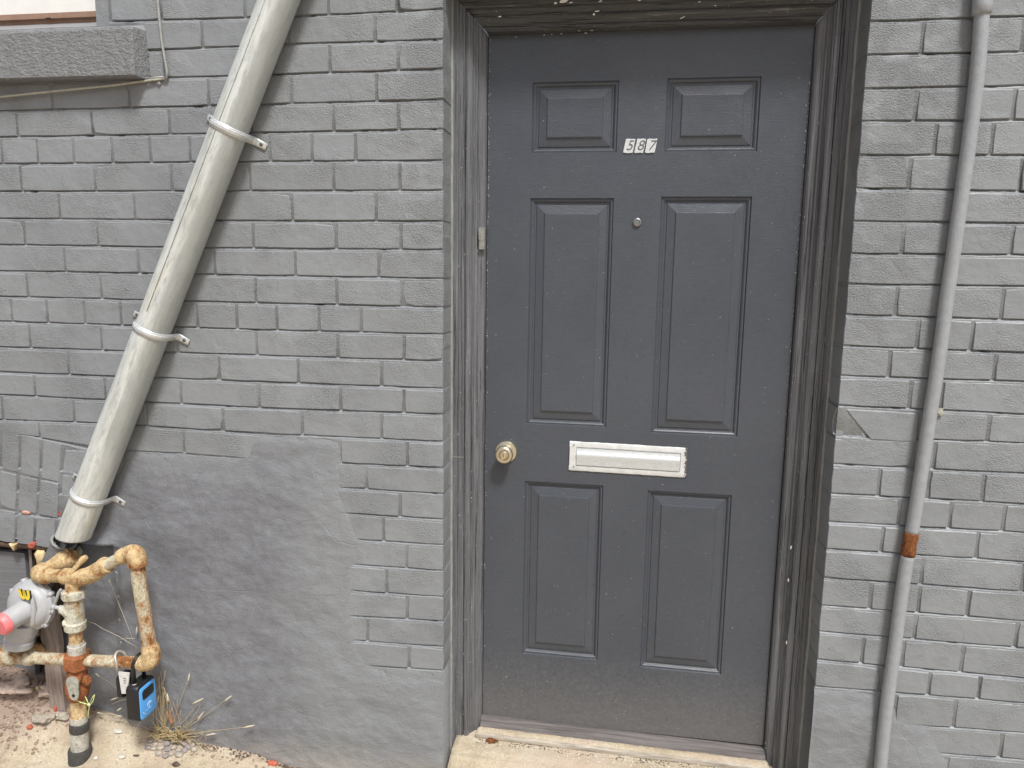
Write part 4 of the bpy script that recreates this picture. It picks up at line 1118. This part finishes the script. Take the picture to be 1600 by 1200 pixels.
# tee across the top and the left hand return
tee = seg(g(73, 899, YG), g(118, 901, YG), [(0, 13), (.06, 14.5), (.10, 11), (.14, 11), (.55, 11.2), (.62, 13.6), (1, 13.6)], 'tee_fitting', m_rust)
pipe('elbow', arc3(g(76, 898.5, YG), g(54, 897, YG), g(69, 889, YG+.040), 8), [px(q) for q in (14.5, 15, 15.5, 15.5, 15, 14.5, 13.5, 12.5, 12)], m_rust)
pipe('plug_cock', [g(70, 890, YG+.038), g(82, 884, YG+.046), g(90, 880.5, YG+.048), g(100, 876.5, YG+.052), g(112, 872, YG+.056), g(118, 870, YG+.058)], [px(11), px(11.5), px(14), px(17.5), px(16.5), px(11)], m_rust)
b = MB(); q = g(105, 860, YG+.05); b.sweep([q+Vector((0, 0, -.012)), q+Vector((0, 0, .006))], [px(5), px(3)], 8); b.build('cock_plug', m_rust, gas, True)
pipe('cock_handle', [g(110, 899, YG-.016), g(116, 889, YG-.012), g(124, 880, YG-.004), g(131, 872.5, YG+.002), g(135, 870, YG+.004)], [px(3.2), px(3.6), px(4.6), px(6.0), px(4)], m_rust, gas, 10)
# right hand swan neck
pipe('reducing_elbow', [g(113, 901.5), g(125, 902), g(137, 900), g(148, 895), g(158, 888), g(164, 884), g(167, 882)], [px(q) for q in (13.8, 14, 14.2, 14.2, 13.2, 14.6, 14)], m_rust)
pipe('upper_pipe', [g(163, 885), g(200, 865.5)], px(9.6), m_rust2)
b = MB(); q = g(156, 880); b.sweep([q, q+Vector((-.004, 0, .010))], [px(2.2), px(1.6)], 6); b.build('casting_lug', m_rust2, gas, True)
pipe('elbow', [g(188, 871.5), g(190, 870.5), g(196, 867), g(199, 866)] + arc3(g(201, 865), g(214, 860), g(215, 879), 6) + [g(215.3, 884)], [px(q) for q in (11.5, 13.3, 13.3, 12.0, 13, 13.8, 14.4, 14.6, 14.6, 14.4, 14.6, 14.3)], m_rust)
pipe('down_pipe', [g(214.5, 878), g(217, 905, YG+.001), g(235, 1018, YG+.002)], px(11.3), m_rust2)
pipe('elbow', [g(233, 1006, YG+.002), g(234.5, 1012, YG+.002)] + arc3(g(235.5, 1018, YG+.002), g(240, 1036, YG+.002), g(222, 1035.5, YG+.002), 6) + [g(216, 1035.5, YG+.002)], [px(q) for q in (11.5, 14, 14.5, 14.8, 15, 15, 14.8, 14.5, 14, 12)], m_rust)
pipe('lower_pipe', [g(224, 1035.5, YG+.003), g(40, 1027.5, YG+.003)], px(9.9), m_rust2)
seg(g(54, 1028, YG+.003), g(16, 1026.5, YG+.003), [(0, 9.5), (.12, 13), (.28, 13.3), (.34, 11.2), (.7, 11.4), (.78, 13.8), (1, 14.5)], 'coupling', m_rust2)
seg(g(17, 1026.5, YG+.003), g(-45, 1024, YG+.003), [(0, 15), (.1, 14), (.2, 14.5), (1, 14)], 'tee_fitting', m_rust2)
pipe('branch_pipe', [g(6, 1018, YG+.004), g(20, 1010, YG+.022), g(34, 1000, YG+.040), g(52, 989, YG+.060), g(60, 983, YG+.066)], [px(12), px(9.5), px(9.5), px(10), px(10.5)], m_oldpipe)
lump('rust_lump', g(57, 1013, YG+.06), px(11), m_rust, gas, 1.2, .6, 1, 4, .6)
# regulator
rc = g(46, 946, YG-.010)
reg = MB(); R_ = px(41)
reg.add(*lathe([(R_*.55, -.030), (R_*.94, -.022), (R_*1.04, -.018), (R_*1.04, -.002), (R_*.97, .000), (R_*.93, .006), (R_*.86, .016), (R_*.70, .024), (R_*.45, .029), (R_*.1, .030)], rc, (-.03, -1, .10), 40))
regr = reg.build('regulator', m_reg, gas, True, None, 50)
axn = Vector((-.03, -1, .10)).normalized(); uu = (Vector((0, 0, 1))-axn*axn.z).normalized(); vvv = axn.cross(uu)
for i in range(9):
    a = .35+2*math.pi*i/9; c_ = rc+(uu*math.cos(a)+vvv*math.sin(a))*R_*.985
    b = MB(); b.sweep([c_+axn*(-.003), c_+axn*.004], [px(2.6), px(2.2)], 6); b.build('bolt', m_reg, regr, False)
    b = MB(); c2 = rc+(uu*math.cos(a)+vvv*math.sin(a))*R_*1.02; b.sweep([c2+axn*(-.019), c2+axn*(-.001)], px(4.2), 10); b.build('bolt_lug', m_reg, regr, True)
# vent spout with coral cap
s0 = g(41, 952, YG-.030); s1 = s0 + Vector((-.014, -.064, -.013))
pipe('vent_spout', [s0+Vector((.006, .02, .004)), s0, s0.lerp(s1, .55), s1], [px(20), px(19), px(17.5), px(16.5)], m_reg, regr, 24)
cs = (s1-s0).normalized()
pipe('vent_cap', [s1-cs*.006, s1-cs*.004, s1+cs*.012, s1+cs*.017, s1+cs*.0175], [px(16.8), px(18.2), px(17.8), px(15.5), px(9)], m_pink, regr, 12)
pipe('rib', [g(50, 930, YG-.040), g(53, 950, YG-.041), g(51, 975, YG-.036)], [px(2), px(4.5), px(4)], m_reg, regr, 10)
seg(g(36, 970, YG-.012), g(29, 1008, YG-.016), [(0, 26), (.45, 25), (.62, 22), (.72, 20.5), (.76, 22.5), (1, 22)], 'outlet_flange', m_reg, regr, 28)
# letter on the cover
ec = g(38.5, 929, YG-.049)
bx = Vector((1, -.12, 0)).normalized(); bz_ = Vector((.0, -.12, 1)); bz_ = (bz_-bx*bz_.dot(bx)).normalized(); bn = bx.cross(bz_)
M4 = Matrix((bx, bz_, bn)).transposed().to_4x4(); M4.translation = ec
# rounded double bowl letter: outline behind, yellow face in front
def wletter(name, off, mat, h):
    b = MB(); r = px(2.4)+off
    L = [(-7, 6.5), (-6.2, -3.2), (-3.5, -6.6), (-.6, -3.6), (0, 5.5)]; Rr = [(0, 5.5), (.6, -3.6), (3.5, -6.6), (6.2, -3.2), (7, 6.5)]
    for st in (L, Rr):
        pts = [M4 @ Vector((x*MPP*1.3, y*MPP*1.2, h)) for x, y in st]
        sm = []
        for i in range(len(pts)-1):
            for k in range(4): sm.append(pts[i].lerp(pts[i+1], k/4))
        sm.append(pts[-1])
        for i in range(2):
            sm = [sm[0]]+[(sm[j-1]+sm[j]*2+sm[j+1])/4 for j in range(1, len(sm)-1)]+[sm[-1]]
        vs = []; fs = []
        for i, p in enumerate(sm):
            t = (sm[min(i+1, len(sm)-1)]-sm[max(i-1, 0)]).normalized(); nn = t.cross(bn).normalized()
            for s_ in (-1, 1): vs.append(p+nn*r*s_)
            for s_ in (-1, 1): vs.append(p+nn*r*s_-bn*.004)
        for i in range(len(sm)-1):
            a = i*4; fs += [(a, a+1, a+5, a+4), (a, a+4, a+6, a+2), (a+1, a+3, a+7, a+5)]
        fs += [(0, 2, 3, 1), tuple(len(vs)-4+q for q in (0, 1, 3, 2))]
        b.add(vs, fs)
    return b.build(name, mat, regr)
wletter('letter_outline', px(1.0), m_blackp, 0.0); wletter('letter', 0, m_yellow, .0012)
# plastic tie knotted round the riser
b = MB(); b.sweep([g(x, y, YG-z) for x, y, z in ((112, 1090, .030), (118, 1094, .032), (128, 1098, .030), (136, 1100, .024), (139, 1101, .018))], .0013, 6)
b.sweep([g(x, y, YG-z) for x, y, z in ((139, 1101, .02), (146, 1087, .02), (148, 1085, .02), (146, 1094, .021), (140, 1103, .022), (138, 1112, .02), (139, 1122, .02))], .0013, 6)
b.sweep([g(x, y, YG-z) for x, y, z in ((139, 1101, .02), (135, 1092, .018), (133, 1088, .012))], .0012, 6)
b.add(*lump(None, g(139, 1101, YG-.021), .004, None, None, 1, 1, 1.2, 2))
o = b.build('plastic_tie', m_tie, None, True); tag(o, 'yellow green plastic tie knotted round the gas riser', 'cable tie')

# ------------------------------------------------------------------ key lock boxes hung on the lower pipe
def rbox(name, cx_, cy_, cz_, tx, wy, hz, rad, mat, parent, bev=.003):
    """rounded plate standing in the y-z plane, tx thick along x"""
    out = []
    for (sy_, sz_, a0) in ((1, 1, 0), (-1, 1, 90), (-1, -1, 180), (1, -1, 270)):
        for i in range(6):
            a = math.radians(a0+18*i); out.append((cy_+sy_*(wy/2-rad)+rad*math.cos(a), cz_+sz_*(hz/2-rad)+rad*math.sin(a)))
    n = len(out); rings = [(-tx/2, bev), (-tx/2+bev*.4, bev*.3), (-tx/2+bev, 0), (tx/2-bev, 0), (tx/2-bev*.4, bev*.3), (tx/2, bev)]
    vs = []; fs = []
    for (dx, ins) in rings:
        for (y, z) in out:
            vs.append((cx_+dx, cy_+(y-cy_)*(1-2*ins/wy), cz_+(z-cz_)*(1-2*ins/hz)))
    for r in range(len(rings)-1):
        for j in range(n): k = (j+1) % n; fs.append((r*n+j, (r+1)*n+j, (r+1)*n+k, r*n+k))
    fs.append(tuple(range(n))); fs.append(tuple((len(rings)-1)*n+j for j in reversed(range(n))))
    o = mesh_obj(name, vs, fs, mat, parent, True); sharp(o, 40); return o
lc = P(218, 1092, YG-.004)
YB = YG+.003
box = empty('lock_box', (lc.x, YB, lc.z-.045), 'black key lock box with a sky blue face hanging from the lower gas pipe', 'key box')
body = rbox('box_body', lc.x, YB, lc.z, .041, .082, .112, .014, m_black, box, .005)
rbox('blue_face', lc.x+.0212, YB+.001, lc.z-.003, .004, .073, .099, .011, m_blue, body, .001)
rbox('window_panel', lc.x+.0236, YB+.001, lc.z+.022, .0024, .052, .030, .008, m_black, body, .0005)
b = MB()   # small worn palm-like print on the face
XF = lc.x+.0239
for i in range(9):
    a = math.radians(-20+27*i); c_ = Vector((XF-.0002, YB+.004, lc.z-.017))
    b.sweep([c_, c_+Vector((0, math.cos(a)*.007, math.sin(a)*.006+.001)), c_+Vector((0, math.cos(a)*.012, math.sin(a)*.008-.002))], .0006, 4)
b.sweep([(XF-.0002, YB+.004, lc.z-.017), (XF-.0002, YB+.001, lc.z-.030)], .0008, 4)
b.sweep([(XF-.0002, YB-.014, lc.z-.031), (XF-.0002, YB+.012, lc.z-.033)], .0006, 4)
b.build('palm_print', m_paleblue, body)
b = MB(); b.sweep([(XF-.001, YB-.026, lc.z-.030), (XF-.001, YB-.020, lc.z-.038), (XF-.001, YB-.012, lc.z-.040)], .0011, 6); b.build('corner_scuff', m_tagw, body, True)
# shackle loop round the pipe
def shackle(nm, x, ztop, zbot, r, thick, mat, parent, yc, lean=0):
    pts = [(x, yc-r, zbot)]
    for i in range(11):
        a = math.pi - math.pi*i/10; pts.append((x+lean*math.sin(a), yc+r*math.cos(a), ztop-r+r*math.sin(a)))
    pts.append((x, yc+r, zbot)); b = MB(); b.sweep(pts, thick, 10); return b.build(nm, mat, parent, True)
pz_ = P(216, 1035, YG+.003).z
shackle('shackle', lc.x-.002, pz_+.026, lc.z+.050, .0225, .0058, m_black, box, YG+.003, .006)
b = MB(); q = (lc.x-.002, YG+.003-.0225, lc.z+.056); b.sweep([(q[0], q[1], q[2]-.001), (q[0], q[1], q[2]+.003)], [.0064, .0056], 12); b.build('shackle_collar', m_tagw, box, True)
q2 = P(190, 1068, YG+.006)
box2 = empty('lock_box', (q2.x, YG+.01, q2.z-.04), 'small black lock box with a scuffed white label hidden behind the blue one', 'key box')
bd2 = rbox('box_body', q2.x+.004, YG+.014, q2.z-.004, .020, .052, .072, .012, m_black, box2, .004)
b = MB(); v4 = [P(184.5, 1050, YG-.0165), P(202, 1052, YG-.0165), P(199, 1084, YG-.0165), P(190, 1084, YG-.0165)]
b.add([*v4, *[v+Vector((0, .004, 0)) for v in v4]], [(3, 2, 1, 0), (4, 5, 6, 7), (0, 1, 5, 4), (1, 2, 6, 5), (2, 3, 7, 6), (3, 0, 4, 7)]); lb_ = b.build('label_plate', m_tagw, bd2)
b = MB()
for (xa, ya, w_) in ((193, 1060, 4), (193, 1063.5, 5), (193.5, 1067, 3)):
    p_ = P(xa, ya, YG-.0168); b.box(p_.x, p_.x+w_*MPP, p_.y-.0003, p_.y+.0002, p_.z-.0012, p_.z+.0008)
b.build('printed_mark', m_blackp, lb_)
qx = P(186, 1034, YG+.003).x
shackle('shackle', qx+.008, pz_+.026, pz_-.024, .0205, .0040, simple('worn_grey_metal_loop', (.50, .47, .40), .4, .4, .25), box2, YG+.003, -.012)

# ------------------------------------------------------------------ dry weed
weed = empty('dry_weed', on_ground(272, 1150), 'dry straw coloured weed tuft growing at the wall foot beside the lock box', 'weed')
def stalk(b, a, c_, r0=.0008, r1=.0004, bow=.01, seed=0):
    a, c_ = Vector(a), Vector(c_); d = c_-a; s_ = Vector((nz(seed, 1, 0, 3.3), nz(seed, 5, 0, 3.3)*.3, abs(nz(seed, 9, 0, 3.3))))*bow*4
    pts = [a+d*t+s_*(t*(1-t)) for t in (0, .2, .4, .6, .8, 1)]; b.sweep(pts, [r0+(r1-r0)*t for t in (0, .2, .4, .6, .8, 1)], 5)
root = on_ground(274, 1150)
b = MB()
tips = [(296,1055),(317,1092),(313,1102),(360,1088),(316,1116),(395,1135),(333,1140),(246,1048),(262,1085),(232,1112),(236,1125),(222,1135),(225,1150),(205,1130),(292,1120),(300,1128),(306,1138),(250,1122),(283,1110),(270,1096),(264,1100),(277,1094),(215,1160),(310,1150)]
for i, (x, y) in enumerate(tips):
    Y = -.012-.05*random.random() if i > 3 else -.02
    stalk(b, root+Vector((random.uniform(-.03, .03), random.uniform(-.008, .008), 0)), P(x, y, Y), .0011, .0005, .012, i)
for i in range(170):
    a = random.uniform(-.2, math.pi+.2); L_ = random.uniform(.015, .06)
    s = root+Vector((random.gauss(0, .028), random.gauss(0, .009), random.uniform(0, .010)))
    stalk(b, s, s+Vector((math.cos(a)*L_*1.3, -random.uniform(0, .035), math.sin(a)*L_*.9+.004)), .0014, .0006, .025, i+60)
for i in range(12):
    s = root+Vector((random.gauss(-.03, .014), 0, .0)); stalk(b, s, P(random.gauss(252, 7), random.uniform(1045, 1115), -.03), .0013, .0008, .03, i+200)
o = b.build('dry_blades', m_straw, weed, True); o['kind'] = 'stuff'
b = MB()
for i, (a_, c_) in enumerate((((170, 905), (216, 1022)), ((135, 970), (160, 982)), ((160, 982), (214, 1012)), ((185, 1000), (210, 998)), ((150, 1053), (188, 1080)), ((155, 1114), (192, 1120)), ((205, 1150), (230, 1115)), ((175, 1100), (205, 1092)))):
    b.sweep([P(*a_, -.03), P((a_[0]+c_[0])/2, (a_[1]+c_[1])/2-2, -.03), P(*c_, -.03)], .0006, 5)
b.build('thin_stalks', m_straw2, weed, True)['kind'] = 'stuff'
for i, (a_, c_) in enumerate((((294, 1065), (296, 1052)), ((350, 1096), (362, 1087)), ((380, 1137), (398, 1133)), ((320, 1149), (338, 1146)), ((300, 1100), (318, 1091)), ((308, 1126), (318, 1112)), ((263, 1098), (261, 1083)), ((213, 992), (214, 979)), ((149, 1052), (156, 1058)), ((151, 1113), (160, 1115)), ((172, 1094), (184, 1090)), ((177, 1121), (190, 1118)), ((182, 1111), (190, 1106)))):
    A_, C_ = P(*a_, -.024), P(*c_, -.024)
    b = MB(); b.sweep([A_, A_.lerp(C_, .3), A_.lerp(C_, .7), C_], [.0008, .0026, .0022, .0005], 6); b.build('seed_head', m_straw2, weed, True)
q = P(266, 1118, -.03)
mesh_obj('dead_leaf', [q+Vector(v) for v in ((-.008, 0, .022), (.0, -.004, .024), (.006, -.002, .004), (.010, 0, -.022), (.002, -.005, -.024), (-.003, -.004, -.002))], [(0, 1, 5), (1, 2, 5), (5, 2, 3, 4)], m_leaf, weed)
q = P(765, 1160, .08)
for i, (x, y, r) in enumerate(((768, 1158, .007), (762, 1163, .006), (757, 1172, .007), (750, 1178, .006))):
    q = P(x, y, .080-.004*i)
    o = lump('rust_crumb', q, r*1.7, m_orange_rust if i < 2 else m_foam, None, 1.5, .8, .7, i+70, .6)
    tag(o, ['orange rust crumb at the left end of the sill', 'second rust crumb just left of the largest', 'ochre crumb beside the left jamb foot', 'lowest ochre crumb on the left jamb foot'][i], 'rubble', 'crumbs at the left end of the sill')
print('bricks', nb, 'objects', len(D.objects))
